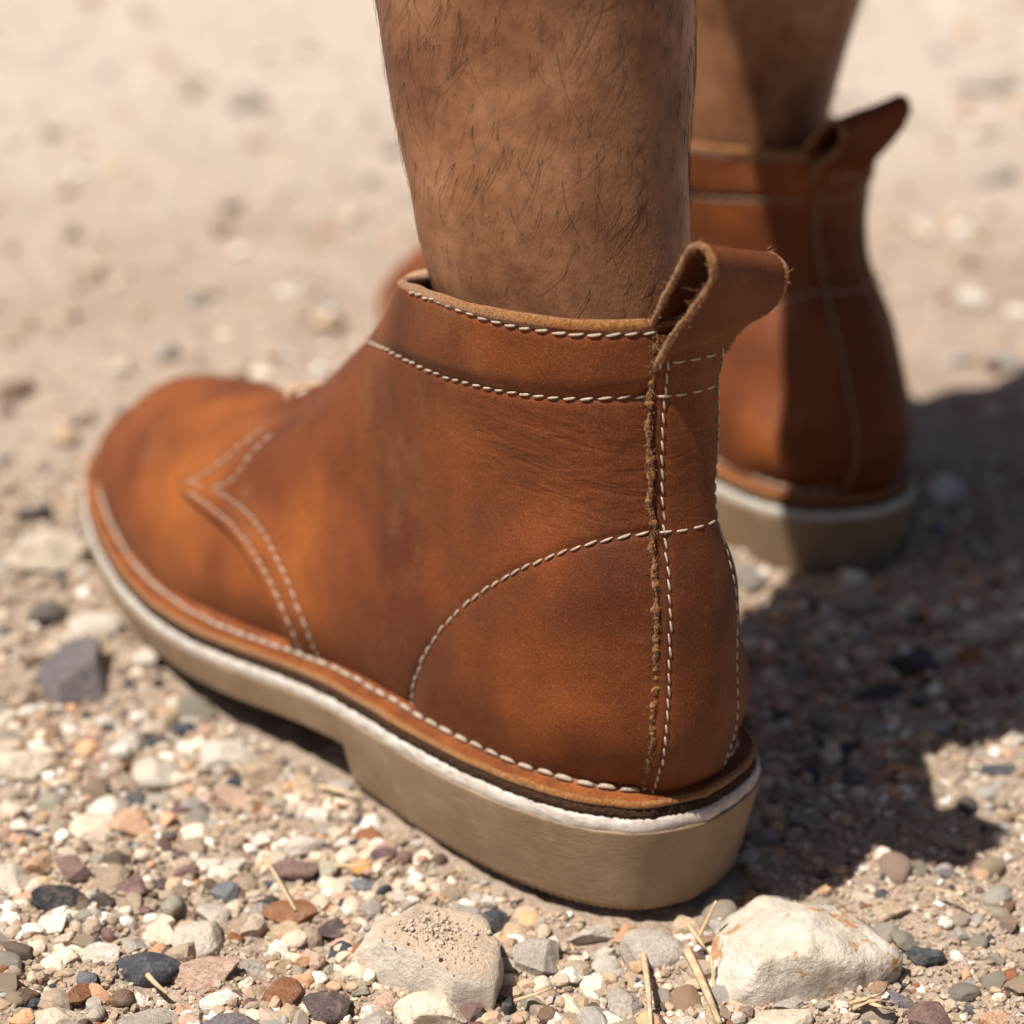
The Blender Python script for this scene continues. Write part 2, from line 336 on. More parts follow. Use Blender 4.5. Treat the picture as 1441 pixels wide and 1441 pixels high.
MER = {   # levels 1..7 of each meridian; level 0 comes from the sole outline
 0: [(.0002, 0, .046), (-.0010, 0, .062), (-.0004, 0, .080), (.0030, 0, .098), (.0052, 0, .114), (.0062, 0, .131), (.0053, 0, .1465)],
 1: [(.0100, .0170, .046), (.0090, .0175, .062), (.0092, .0178, .080), (.0105, .0172, .098), (.0123, .0168, .114), (.0130, .0172, .131), (.0122, .0178, .1462)],
 2: [(.0300, .0268, .046), (.0295, .0268, .062), (.0298, .0256, .080), (.0308, .0246, .098), (.0315, .0252, .114), (.0316, .0274, .130), (.0305, .0294, .1455)],
 3: [(.061, .0325, .046), (.060, .0318, .062), (.0588, .0288, .080), (.0568, .0274, .097), (.0548, .0282, .114), (.0525, .0304, .129), (.0500, .0322, .1440)],
 4: [(.099, .0362, .043), (.096, .0335, .060), (.0905, .0292, .078), (.0842, .0268, .095), (.0785, .0271, .111), (.0732, .0284, .126), (.0685, .0292, .1412)],
 5: [(.138, .0400, .038), (.132, .0355, .054), (.1225, .0292, .073), (.1115, .0256, .091), (.1015, .0245, .106), (.0925, .0246, .121), (.0845, .0242, .1375)],
 6: [(.187, .0418, .031), (.178, .0368, .0465), (.163, .0285, .0650), (.141, .0222, .084), (.1210, .0190, .1035), (.1060, .0174, .119), (.0950, .0160, .1340)],
 7: [(.2335, .0375, .0295), (.223, .0325, .0435), (.199, .0235, .0590), (.162, .0140, .0785), (.1335, .0110, .1030), (.1145, .0098, .1190), (.1010, .0092, .1315)],
 8: [(.2755, .0262, .0315), (.264, .0222, .0430), (.235, .0140, .0605), (.180, .0060, .0755), (.1400, .0050, .1030), (.1190, .0046, .1195), (.1040, .0046, .1308)],
 9: [(.3035, -.004, .0345), (.293, -.004, .0435), (.258, -.003, .0602), (.1865, 0, .0745), (.1420, 0, .1030), (.1205, 0, .1197), (.1050, 0, .1305)]}
BX = {0: None, 1: .0095, 2: .030, 3: .062, 4: .100, 5: .140, 6: .190, 7: .235, 8: .276, 9: None}
def control_net():
    K = np.zeros((18, NLV, 3)); ins = .0076
    for k in range(18):
        j = k if k <= 9 else 18-k; s = 1 if k <= 9 else -1
        L = np.array(MER[j]); L[:, 1] *= s; ins = .0104 if j <= 5 else .0092 if j == 6 else .0084
        if j == 0: b = inset(OUT, ins)[0]
        elif j == 9: b = inset(OUT, ins)[_k]
        else: b = inset_at(BX[j], s, ins)
        if s < 0:      # inner side follows the inner outline low down
            bl = inset_at(BX[j], 1, ins); dy = b[1]+bl[1]
            for q, w in enumerate((.9, .65, .35, .15, 0, 0, 0)): L[q, 1] += dy*w
        w = {17: [.0, .0040, .0046, .0082, .0062, .0058, .0058], 16: [0, .002, .004, .0048, .0037, .0035, .0035], 15: [0, 0, .0016, .002, .0015, .0015, .0015]}.get(k)
        if w: L[:, 1] -= s*np.array(w)                                # narrow heel, tucked in more on the inner side
        K[k, 0] = (b[0], b[1], ZT(b[0])+.0040); K[k, 1:] = L
    return K
KN = control_net()
def S(t, v):
    """surface on the grid of 1-D arrays t (periodic) and v -> [len(v), len(t), 3]"""
    A = cspline(np.arange(18)/18.0, KN, np.mod(t, 1.0), True)            # [T, 8, 3]
    B = cspline(LEV, np.moveaxis(A, 1, 0), v)                             # [V, T, 3]
    return B
TD = np.linspace(0, 1, 721)[:-1]; VDN = np.linspace(0, 1, 241)
SG = S(TD, VDN)
def normals_of(P, wrap):
    if wrap: du = np.roll(P, -1, 1)-np.roll(P, 1, 1)
    else: du = np.gradient(P, axis=1)
    dv = np.gradient(P, axis=0); N = np.cross(du, dv); N /= np.maximum(np.linalg.norm(N, axis=2), 1e-12)[..., None]; return N
NG = normals_of(SG, True)
if NG[120, 180, 1] < 0: NG = -NG
def bil(G, t, v):
    """bilinear sample of a [241,720,...] field"""
    x = np.mod(t, 1.0)*720; y = np.clip(v, 0, 1)*240
    i = np.floor(x).astype(int); j = np.minimum(np.floor(y).astype(int), 239); fx = (x-i)[..., None]; fy = (y-j)[..., None]
    i0 = i % 720; i1 = (i+1) % 720
    return (G[j, i0]*(1-fx)+G[j, i1]*fx)*(1-fy)+(G[j+1, i0]*(1-fx)+G[j+1, i1]*fx)*fy
def sp(t, v, off=0.0):
    P = bil(SG, t, v); N = bil(NG, t, v); N /= np.linalg.norm(N, axis=-1)[..., None]; return P+N*off, N
_pp, _ = project(SG+NG*.0018); _facing = ((SG-CAM)*NG).sum(-1) < 0
def px_to_tv(poly, n=90):
    """image polyline -> smooth curve in boot surface coordinates"""
    Q = smooth_px(poly, n); vis = np.argwhere(_facing); pv = _pp[_facing]; out = []
    for q in Q:
        k = ((pv-q)**2).sum(1).argmin(); j, i = vis[k]; t = TD[i]; out.append((t-1 if t > .75 else t, VDN[j]))
    out = np.array(out); ker = np.ones(7)/7; pad = np.pad(out, ((3, 3), (0, 0)), 'edge')
    sm = np.stack([np.convolve(pad[:, k], ker, 'valid') for k in (0, 1)], -1); sm[0] = out[0]; sm[-1] = out[-1]; return sm
SEAM_TOP = px_to_tv([(582, 409), (605, 417), (650, 436), (700, 453), (760, 464), (850, 470), (928, 465)])
SEAM_BAND = px_to_tv([(512, 480), (530, 482), (555, 497), (590, 515), (620, 529), (660, 542), (720, 553), (790, 560), (850, 560), (926, 556)])
SEAM_ARC = px_to_tv([(578, 1003), (580, 975), (586, 950), (598, 922), (616, 892), (645, 860), (690, 825), (740, 798), (790, 778), (850, 761), (928, 748)])
EDGE_Q = px_to_tv([(424, 944), (402, 895), (381, 845), (357, 792), (322, 747), (286, 716), (249, 687)])
SEAM_A = px_to_tv([(436, 940), (412, 890), (391, 840), (366, 788), (330, 741), (292, 710), (262, 687)])
SEAM_B = px_to_tv([(452, 938), (432, 890), (416, 850), (396, 797), (370, 748), (332, 708), (296, 686)])
SEAM_F1 = px_to_tv([(262, 687), (272, 677), (292, 664), (330, 632), (386, 590)])
SEAM_F2 = px_to_tv([(296, 686), (312, 683), (346, 645), (392, 600)])
SEAM_BOX = px_to_tv([(270, 676), (288, 690)], 12)

def flexed(V):
    V = V.copy(); k = sstep(.030, .125, V[:, 2]); V[:, 0] += .027*k; V[:, 2] *= .90; return V
def boot(label, mirror, res, loc=(0, 0, 0), rz=0.0, flex=False):
    sg = -1.0 if mirror else 1.0
    root = empty('boot', label, 'boot', None, loc, rz)
    rs = np.random.RandomState(5 if mirror else 4)
    def put(name, V, F, mat, parent=root, smooth=True):
        V = np.array(V, float)
        if flex: V = flexed(V)
        if mirror:
            V[:, 1] *= -1
            F = F[:, ::-1] if isinstance(F, np.ndarray) else [list(q)[::-1] for q in F]
        return mesh_obj(name, V, F, mat, parent, smooth)
    # --- seams of one side in (t, v); the other side is mirrored in t
    seams = [SEAM_TOP, SEAM_BAND, SEAM_ARC, SEAM_A, SEAM_B, SEAM_F1, SEAM_F2]
    arc_t, arc_v = SEAM_ARC[:, 0], SEAM_ARC[:, 1]; o = np.argsort(arc_t); arc_t = arc_t[o]; arc_v = arc_v[o]
    band_t, band_v = SEAM_BAND[:, 0], SEAM_BAND[:, 1]; o = np.argsort(band_t); band_t = band_t[o]; band_v = band_v[o]
    seam_pts = np.concatenate([sp(q[:, 0], q[:, 1], .0018)[0] for q in [np.stack([np.interp(np.linspace(0, 1, 400), np.linspace(0, 1, len(s)), s[:, k]) for k in (0, 1)], -1) for s in seams]])
    def relief(t, v, P):
        ta = np.abs(t)
        va = np.interp(ta, arc_t, arc_v, right=-1); d = va-v
        r = .0011*sstep(0, .12, d)                                  # stiffened counter
        vb = np.interp(ta, band_t, band_v); e = v-vb
        r = r+.0010*sstep(0, .05, e)*(1-sstep(.06, .16, e)*.5)      # padded collar
        r = r-.0016*np.exp(-((v-.60)/.10)**2)*np.exp(-((ta-.09)/.09)**2)
        r = r+.0007*vnoise3(P, .03, 3)+.0003*vnoise3(P, .012, 5)
        return r
    def groove(P, pts, w=.0010, depth=.00055):
        Q = P.reshape(-1, 3); d = np.full(len(Q), 1e9)
        for a in range(0, len(pts), 60):
            c = pts[a:a+60]; lo = c.min(0)-.004; hi = c.max(0)+.004
            m = np.all((Q > lo) & (Q < hi), axis=1)
            if m.any(): d[m] = np.minimum(d[m], np.sqrt(((Q[m][:, None]-c[None])**2).sum(2)).min(1))
        return (depth*np.exp(-(d/w)**2)).reshape(P.shape[:2])
    # --- quarters
    ev = np.concatenate([EDGE_Q[:, 1], np.linspace(EDGE_Q[-1, 1]+.03, 1, 30)])
    et = np.concatenate([EDGE_Q[:, 0], np.interp(np.linspace(EDGE_Q[-1, 1]+.03, 1, 30), [EDGE_Q[-1, 1], .62, 1.0], [EDGE_Q[-1, 0], .462, .468])])
    o = np.argsort(ev); ev = ev[o]; et = et[o]
    te = lambda v: np.interp(v, ev, et)
    nv, nu = (190, 330) if res else (80, 120)
    v1 = np.linspace(0, 1, nv)
    for side in (1, -1):
        if side < 0: nv, nu = 90, 120; v1 = np.linspace(0, 1, nv)
        u = np.linspace(0, 1, nu); T = te(v1)[:, None]*u[None]; Vv = np.repeat(v1[:, None], nu, 1)
        P, N = sp(T*side, Vv)
        ms = np.array([1, side, 1.0])
        P0 = P.copy()
        sp_side = seam_pts*ms if side < 0 else seam_pts
        Pm = sp(T, Vv, .0018)[0]
        off = .0018+relief(T, Vv, P0)-groove(Pm, seam_pts)+.0006*sstep(.90, .97, u)[None]*(Vv < .6)
        P = P+N*off[..., None]
        Vt, F = shell(P, N, .0017, flip=(side < 0))
        qo = put('quarter', Vt, F, M_LEATHER)
        E_ = P[:, -1]-N[:, -1]*.0010; V, F = tube(E_, .00095*(1+.15*vnoise(np.arange(nv)*1.0, np.zeros(nv), 5.0, 6)), 8, N[:, -1], .9); put('cut_edge', V, F, M_EDGE, qo)  # cut edge in dark brown; its colour also paints the shadow line below
    # --- vamp and tongue
    nt_ = 200 if res else 90
    tt = np.linspace(.20, .80, nt_); vv = np.linspace(0, .56, 110 if res else 50)
    P, N = sp(*np.meshgrid(tt, vv)); P = P+N*(.0006*vnoise3(P, .035, 8))[..., None]
    Vt, F = shell(P, N, .0016); put('vamp', Vt, F, M_LEATHER)
    tt = np.linspace(.44, .56, 40); vv = np.linspace(.45, 1.0, 60); P, N = sp(*np.meshgrid(tt, vv)); P = P-N*.0016
    P = np.concatenate([P, P[-1:]+np.array([-.004, 0, .008])]); N = np.concatenate([N, N[-1:]])
    Vt, F = shell(P, N, .0018); put('tongue', Vt, F, M_LEATHER)
    # lining inside the shaft
    tt = np.linspace(0, 1, 121)[:-1]; vv = np.linspace(.25, .995, 40); P, N = sp(*np.meshgrid(tt, vv)); P = P-N*.0006
    put('lining', P.reshape(-1, 3), grid_faces(len(vv), len(tt), True)[:, ::-1], M_LINING)
    # --- collar rim: the pale cut edge of the leather
    tr = np.linspace(-.462, .462, 260); P, N = sp(tr, np.full_like(tr, 1.0)); P = P+N*.0014+np.array([0, 0, .0002])
    V, F = tube(P, .00155*(1+.12*vnoise(np.arange(260)*1.0, np.zeros(260), 3.0, 4)), 8, N, 0.8); put('collar_edge', V, F, M_SUEDE)
    # --- backstay
    arc = np.linspace(0, 720*.12, 87).astype(int)
    vb = np.linspace(0, .985, 220 if res else 80); HW = .0098
    # half width in t from arc length on each ring
    Pm = S(np.linspace(0, .12, 120), vb); al = np.concatenate([np.zeros((len(vb), 1)), np.cumsum(np.linalg.norm(np.diff(Pm, axis=1), axis=2), axis=1)], 1)
    hw = HW*(1+.04*np.sin(vb*5))+.0006*(1-vb)
    tb = np.array([np.interp(h, a, np.linspace(0, .12, 120)) for a, h in zip(al, hw)])
    ts_ = np.array([np.interp(h-.0021, a, np.linspace(0, .12, 120)) for a, h in zip(al, hw)])
    w_ = np.linspace(-1, 1, 44); T = tb[:, None]*w_[None]; Vv = np.repeat(vb[:, None], len(w_), 1)
    P, N = sp(T, Vv); L0 = []
    for s in (1, -1): L0.append(sp(s*ts_, vb, .0030)[0])
    offb = .0034+relief(np.abs(T), Vv, P)*.8-groove(sp(T, Vv, .0030)[0], np.concatenate(L0), .0009, .0005)
    offb = offb-.0012*sstep(.86, 1.0, np.abs(w_))[None]
    P = P+N*offb[..., None]; Vt, F = shell(P, N, .0016); bs = put('backstay', Vt, F, M_STRIP)
    bs_surf = lambda t, v: sp(t, v, .0034)
    # frayed raw edge on the outer side of the strip
    jit = .0005*vnoise(np.arange(len(vb))*1.0, np.zeros(len(vb)), 9.0, 11)+.0002*vnoise(np.arange(len(vb))*1.0, np.zeros(len(vb)), 3.0, 12)
    P, N = sp(tb*1.01, vb, .0027); Tn = frames(P); side = np.cross(Tn, N); side *= np.sign(side[:, 1:2]+1e-9)
    P = P+side*(.0003+jit)[:, None]
    mb = MB(); ne = 800 if res else 200; Pe = resample(P, ne); Ne = resample(N, ne)
    V, F = tube(Pe, .00064+.00025*vnoise(np.arange(ne)*1.0, np.ones(ne), 24.0, 15), 12, Ne, 1.0); Vc = np.repeat(Pe, 12, 0); rd = V-Vc; rd /= np.linalg.norm(rd, axis=1)[:, None]
    V = V+rd*(.0005*vnoise3(V, .0016, 3)+.00035*vnoise3(V, .0006, 4))[:, None]; mb.add(V, F)
    if res:
        for q in range(1500):       # fibres
            i = rs.randint(2, len(P)-2); a = P[i]+rs.randn(3)*.0005; d = side[i]*rs.uniform(-.2, 1)+N[i]*rs.uniform(.1, 1)+Tn[i]*rs.randn()*.8; d /= np.linalg.norm(d)
            l = rs.uniform(.0004, .0012)*(2.6 if rs.rand() < .03 else 1); c = rs.randn(3)*.0003
            V, F = tube(np.array([a, a+d*l*.5+c, a+d*l]), [.00008, .00006, .00003], 3); mb.add(V, F)
    put('raw_edge', np.concatenate(mb.v), mb.f, M_SUEDE, bs)
    # --- pull tab: a folded loop standing up behind the collar
    la = np.array([(.0110, .1360), (.0095, .1420), (.0060, .1475), (.0022, .1535), (-.0015, .1600), (-.0050, .1655), (-.0092, .1684), (-.0132, .1680), (-.0150, .1645), (-.0136, .1594), (-.0100, .1538), (-.0052, .1480), (-.0014, .1440), (.0020, .1400), (.0044, .1365)])
    me_ = np.array([(.0130, .1350), (.0120, .1405), (.0095, .1455), (.0060, .1510), (.0015, .1565), (-.0030, .1602), (-.0074, .1620), (-.0112, .1606), (-.0122, .1572), (-.0110, .1532), (-.0070, .1490), (-.0012, .1450), (.0014, .1425), (.0030, .1398), (.0046, .1365)])
    ns = 90; tl = cspline(np.arange(15), la, np.linspace(0, 14, ns)); tm = cspline(np.arange(15), me_, np.linspace(0, 14, ns))
    ww = np.linspace(0, 1, 26); yy = .0110-.0222*ww
    P = np.zeros((ns, 26, 3)); P[..., 0] = tl[:, None, 0]*(1-ww)+tm[:, None, 0]*ww; P[..., 2] = tl[:, None, 1]*(1-ww)+tm[:, None, 1]*ww
    nar = sstep(.72, 1.0, np.linspace(0, 1, ns)); P[..., 1] = yy[None]*(1-nar[:, None]*(.06+.09*ww[None]))
    P = P+(.0004*vnoise3(P, .008, 2))[..., None]
    N = normals_of(P, False); cN = P-P.mean(0, keepdims=True)
    if (N*cN).sum() < 0: N = -N
    Vt, F = shell(P, N, .0014, flip=True); tab = put('pull_tab', Vt, F, M_STRIP)
    for e in (0, -1):
        E_ = P[:, e]-N[:, e]*.0007; mb = MB(); sd = np.array([0, 1.0 if e == 0 else -1.0, 0])
        V, F = tube(E_, .00080*(1+.2*vnoise(np.arange(ns)*1.0, np.zeros(ns), 4.0, 5)), 9, N[:, e], 1.0); V = V+rs.randn(*V.shape)*.00012; mb.add(V, F)
        if res:
            for q in range(600 if e == 0 else 90):
                i = rs.randint(1, ns-1); a = E_[i]+rs.randn(3)*.0005; d = sd*rs.uniform(0, 1)+rs.randn(3)*.6; d /= np.linalg.norm(d); l = rs.uniform(.0006, .0016)*(2.5 if rs.rand() < .04 else 1)
                V, F = tube(np.array([a, a+d*l*.5+rs.randn(3)*.0002, a+d*l]), [.0001, .00008, .00004], 3); mb.add(V, F)
        put('raw_edge', np.concatenate(mb.v), mb.f, M_SUEDE, tab)
    # --- stitching, every stitch a real capsule dipping into the leather
    def stitches(P, N, name='stitching', pitch=.0041, ln=.0033, r=.00031, slant=.0, lift=.0002, jitter=1.0):
        t = np.r_[0, np.cumsum(np.linalg.norm(np.diff(P, axis=0), axis=1))]; mb = MB(); s = .0008
        while s+ln < t[-1]:
            l = ln*rs.uniform(.9, 1.08); q = np.linspace(s, s+l, 7); k = np.linspace(-1, 1, 7)
            C = np.stack([np.interp(q, t, P[:, a]) for a in range(3)], -1); n = np.stack([np.interp(q, t, N[:, a]) for a in range(3)], -1); n /= np.linalg.norm(n, axis=1)[:, None]
            T = frames(C); sd = np.cross(n, T)
            C = C+n*(lift+r*.9*(1-k**4)*1.3-r*.9)[:, None]+sd*(slant*k*.0005+rs.randn()*.00010*jitter)[:, None]
            V, F = tube(C, r*np.array([.55, .9, 1.02, 1.05, 1.02, .9, .55])*rs.uniform(.92, 1.08), 7, n); mb.add(V, F)
            s += pitch*rs.uniform(.96, 1.04)
        if mb.v: tag(put(name, np.concatenate(mb.v), mb.f, M_THREAD), kind='stuff')
    for q in (SEAM_TOP, SEAM_BAND, SEAM_ARC, SEAM_A, SEAM_B, SEAM_F1, SEAM_F2, SEAM_BOX):
        for s in (1, -1):
            t = np.interp(np.linspace(0, 1, 260), np.linspace(0, 1, len(q)), q[:, 0]); v = np.interp(np.linspace(0, 1, 260), np.linspace(0, 1, len(q)), q[:, 1])
            P, N = sp(s*t, v); P = P+N*(.0018+relief(t, v, P)-.0004+.0006*sstep(.90, .97, t/te(v))*(v < .6))[:, None]
            stitches(P, N, slant=.5*s)
    for s in (1, -1):
        k = vb < .93; P, N = sp(s*ts_[k], vb[k]); P = P+N*(.0034-.00045+.8*relief(ts_[k], vb[k], P))[:, None]; stitches(P, N, pitch=.0032, ln=.0025, r=.00028, slant=.4)
    # cross seams continue over the strip
    for v0 in (SEAM_BAND[-1, 1], SEAM_ARC[-1, 1], .915):
        w = np.linspace(.99 if v0 < .9 else .78, -.99 if v0 < .9 else -.78, 60); tbv = np.interp(v0, vb, tb); vv = v0+.012*np.sin(w*1.5)*-1+(.0)
        P, N = sp(w*tbv, np.full(60, v0)+vv*0); P = P+N*(.0034-.0003+.8*relief(np.abs(w*tbv), np.full(60, v0), P)-.0008*sstep(.86, 1, np.abs(w)))[:, None]; stitches(P, N, r=.0003)
    # --- welt flange (turned-out upper), dark leather edge, white midsole
    n = 420 if res else 160
    O = outline(n); Z = ZT(O[:, 0]); wob = .0003*vnoise(np.arange(len(O))*1.0, np.zeros(len(O)), 9.0, 21)
    def ring(d, dz): I = inset(O, d+wob); return np.c_[I, Z+dz]
    wz = .0003*vnoise(np.arange(len(O))*1.0, np.zeros(len(O)), 14.0, 33)
    R = [ring(.0125, .0095), ring(.0096, .0076), ring(.0078, .0060), ring(.0070, .0051), ring(.0062, .0046), ring(.0046, .0044), ring(.0030, .0043+wz), ring(.0021, .0040+wz), ring(.0017, .0034), ring(.0021, .0026), ring(.005, .0025)]
    V = np.concatenate(R); we = put('welt', V, grid_faces(len(R), len(O), True)[:, ::-1], M_WELT)
    R = [ring(.0026, .0044+wz), ring(.0019, .0042+wz), ring(.0014, .0035), ring(.0017, .0028), ring(.0023, .0026)]; put('cut_edge', np.concatenate(R), grid_faces(len(R), len(O), True)[:, ::-1], M_SUEDE, we)
    j2 = .0005*rs.rand(len(O)); 
    R = [ring(.004, .0026), ring(.0015+j2, .0025), ring(.0015+j2[::-1], .0013), ring(.0010+j2, .0002), ring(.004, .0001)]
    put('leather_midsole', np.concatenate(R), grid_faces(len(R), len(O), True)[:, ::-1], M_EDGE)
    j3 = .0003*vnoise(np.arange(len(O))*1.0, np.zeros(len(O)), 5.0, 41)+.00005*rs.randn(len(O))
    R = [ring(.005, .0003), ring(.0012+j3, .0002), ring(.0006+j3*.8, -.0004), ring(.0003+j3*.8, -.0018), ring(.0005+j3*.5, -.0032), ring(.0010, -.0040), ring(.005, -.0042)]
    put('midsole', np.concatenate(R), grid_faces(len(R), len(O), True)[:, ::-1], M_WHITE)
    # welt stitching
    T = frames(O, True); c = inset(O, .0064); P = np.c_[c, Z+.0052]; No = O-c; No /= np.linalg.norm(No, axis=1)[:, None]; N = np.c_[No*.45, np.full(len(O), .9)]; N /= np.linalg.norm(N, axis=1)[:, None]
    P = np.roll(P, len(O)//3, 0); N = np.roll(N, len(O)//3, 0); stitches(P, N, pitch=.0054, ln=.0046, r=.00062, lift=.0003)
    # --- rubber sole with heel block
    XB = .0965; x = O[:n, 0]; jb = int(np.abs(x-XB).argmin())
    def zb(xx, heel): return np.where(heel, 0.0, np.maximum(ZT(xx)-.0128, .0012))
    FR = np.array([0, .025, .10, .25, .42, .60, .78, .93, .985, 1.0]); rows = len(FR); Ol = O[:n]; Om = np.vstack([O[:1], O[n:][::-1], O[n-1:n]])
    idx = list(range(jb+1))+list(range(jb, n)); heel = np.array([True]*(jb+1)+[False]*(n-jb))
    Pi = {}
    mb_v = []; 
    full_in = [inset(O, .0001+.0050*f_**1.15) for f_ in FR]
    def split(I): return I[:n], np.vstack([I[:1], I[n:][::-1], I[n-1:n]])
    m_ = len(idx); G = np.zeros((2, rows, m_, 3))
    for k in range(rows):
        f = FR[k]
        for s, I in enumerate(split(full_in[k])):
            q = I[idx]; zt = ZT(Ol[idx, 0])-.0030; b = zb(Ol[idx, 0], heel)
            zz = zt*(1-f)+b*f
            fr = np.where(heel, 1.0, .45)            # thinner forepart tapers less
            base = split(full_in[0])[s][idx]; q = base+(q-base)*fr[:, None]
            if k == rows-1: zz = zz+np.where((np.arange(m_)//2) % 2 == 0, .0007, 0)
            G[s, k, :, :2] = q; G[s, k, :, 2] = zz
    V = G.reshape(-1, 3); F = []
    off = rows*m_
    for k in range(rows-1):
        for i in range(m_-1):
            a = k*m_+i
            F.append((a, a+m_, a+m_+1, a+1)); F.append((off+a, off+a+1, off+a+m_+1, off+a+m_))
    for i in range(m_-1):
        a = (rows-1)*m_+i; F.append((a, off+a, off+a+1, a+1)); a = i; F.append((a, a+1, off+a+1, off+a))
    put('outsole', V, [q[::-1] for q in F], M_SOLE, smooth=True)
    # --- laces
    for v0, rr, wd, lf in ((.89, .0022, .050, .0050), (.558, .0017, .034, .0022)):
        th = np.linspace(-1, 1, 40); P, N = sp(.5+th*wd, v0+.012*th); lift = lf+.0008*(1-th**2)-(lf+.002)*sstep(.80, 1, np.abs(th))
        V, F = tube(P+N*lift[:, None], rr, 10, N, .55); put('lace', V, F, M_LACE)
    return root
def leftover(): pass
LB = boot("tan leather ankle boot on the person's left foot, heel beside the white rock", False, True)
RB_LOC, RB_RZ = (.128, -.178, -.004), math.radians(-4)
RB = boot("tan leather ankle boot on the person's right foot, heel in the left leg's shadow", True, False, RB_LOC, RB_RZ, True)

# ------------------------------------------------------------------ ground
def in_sole(X, Y, grow=.0):
    """signed: >0 inside a sole footprint; returns sole bottom height where inside, else inf"""
    H = np.full(X.shape, np.inf)
    for loc, rz, m in (((0, 0, 0), 0, 1), (RB_LOC, RB_RZ, -1)):
        c, s = math.cos(-rz), math.sin(-rz); x = (X-loc[0])*c-(Y-loc[1])*s; y = ((X-loc[0])*s+(Y-loc[1])*c)*m
        yl = np.interp(x, XL[:, 0], XL[:, 1], left=-9, right=-9)-.004+grow; ym = np.interp(x, XM[:, 0], XM[:, 1], left=9, right=9)+.004-grow
        ins = (y < yl) & (y > ym)
        b = np.where(x < .0975, 0.0, np.maximum(ZT(x)-.0128, .0012)); H = np.where(ins, np.minimum(H, b+loc[2]), H)
    return H
def gheight(X, Y):
    r = np.hypot(X-.1, Y); near = 1-sstep(.45, .9, r)
    h = .0035*vnoise(X, Y, .085, 1)+.0022*vnoise(X, Y, .034, 2)
    h = h+near*(.0014*vnoise(X, Y, .013, 3)+.0011*np.abs(vnoise(X, Y, .0075, 4))+.0008*vnoise(X, Y, .0042, 5)+.0005*vnoise(X, Y, .0026, 6))
    h = h+.010*vnoise(X, Y, .9, 9)*sstep(.5, 1.5, r)-.003
    return h
def gz(X, Y):
    X = np.asarray(X, float); Y = np.asarray(Y, float)
    return np.minimum(gheight(X, Y), in_sole(X, Y, .0005)-.0008)
def axis(a, b, step, far, g=1.13):
    mid = np.arange(a, b, step); out = []; d = step; p = b
    while p < far: out.append(p); d *= g; p += d
    lo = []; d = step; p = a-step
    while p > -far: lo.append(p); d *= g; p -= d
    return np.concatenate([lo[::-1], mid, out])
ax = axis(-.13, .36, .0013, 160); ay = axis(-.27, .20, .0013, 160)
GX, GY = np.meshgrid(ax, ay, indexing='ij')
gnd = mesh_obj('ground', np.stack([GX, GY, gz(GX, GY)], -1).reshape(-1, 3), grid_faces(len(ax), len(ay))[:, ::-1], M_GROUND)
if gnd.data.polygons[0].normal.z < 0: gnd.data.flip_normals()
tag(gnd, 'pale sandy soil of the path', None, None, 'structure')

# ------------------------------------------------------------------ person (legs up to the waist)
LEGZ = [.075, .105, .125, .145, .170, .200, .235, .275, .325, .375, .430, .490, .560, .640, .720, .790]
LEGS = dict(cx=[.052, .054, .0575, .0610, .0655, .0705, .0735, .0755, .080, .092, .112, .128, .124, .118, .110, .114],
            cy=[0, 0, -.001, -.002, -.002, -.002, -.001, 0, 0, 0, 0, .002, .002, .0, -.003, -.006],
            rx=[.033, .035, .0375, .0392, .0400, .0420, .0460, .0535, .059, .0605, .057, .060, .066, .074, .082, .088],
            ry=[.021, .0215, .0240, .0285, .0312, .0340, .0382, .0455, .051, .0525, .050, .052, .061, .070, .078, .084])
def leg_rings(zs, side, ox, oy, rz, k=96):
    zs = np.asarray(zs); f = lambda n: cspline(LEGZ, LEGS[n], zs)
    cx, cy, rx, ry = f('cx'), f('cy'), f('rx'), f('ry'); a = np.arange(k)*2*np.pi/k
    r = np.ones((len(zs), k)); back = np.abs((a-np.pi+np.pi) % (2*np.pi)-np.pi)      # angle from the back
    low = (np.exp(-((zs-.155)/.06)**2)*sstep(.10, .14, zs))[:, None]
    r -= .17*low*np.exp(-((back-.80)/.30)**2)[None]+.02*low*np.exp(-((back-2.3)/.3)**2)[None]
    r += .05*low*np.exp(-(back/.25)**2)[None]+.03*low*np.exp(-((back-1.45)/.2)**2)[None]
    calf = np.exp(-((zs-.34)/.09)**2)[:, None]; r += .10*calf*np.exp(-(back/.9)**2)[None]
    x = cx[:, None]+rx[:, None]*r*-np.cos(a)[None]; y = cy[:, None]+ry[:, None]*r*np.sin(a)[None]
    P = np.stack([x, y, np.repeat(zs[:, None], k, 1)], -1); P = P+np.stack([-np.cos(a), np.sin(a), 0*a], -1)[None]*(.0009*vnoise3(P, .018, 13)+.0022*vnoise3(P, .05, 14))[..., None]
    P[..., 1] *= side; c, s = math.cos(rz), math.sin(rz); X = P[..., 0].copy(); Y = P[..., 1].copy()
    P[..., 0] = X*c-Y*s+ox; P[..., 1] = X*s+Y*c+oy; return P
PERSON = empty('person', "person in dark shorts standing with bare hairy legs in the tan ankle boots", 'person')
zs = np.concatenate([np.linspace(.075, .26, 60), np.linspace(.27, .79, 40)]); KL = 96
LL = leg_rings(zs, 1, 0, 0, 0, KL); RL = leg_rings(zs, -1, RB_LOC[0], RB_LOC[1], RB_RZ, KL)
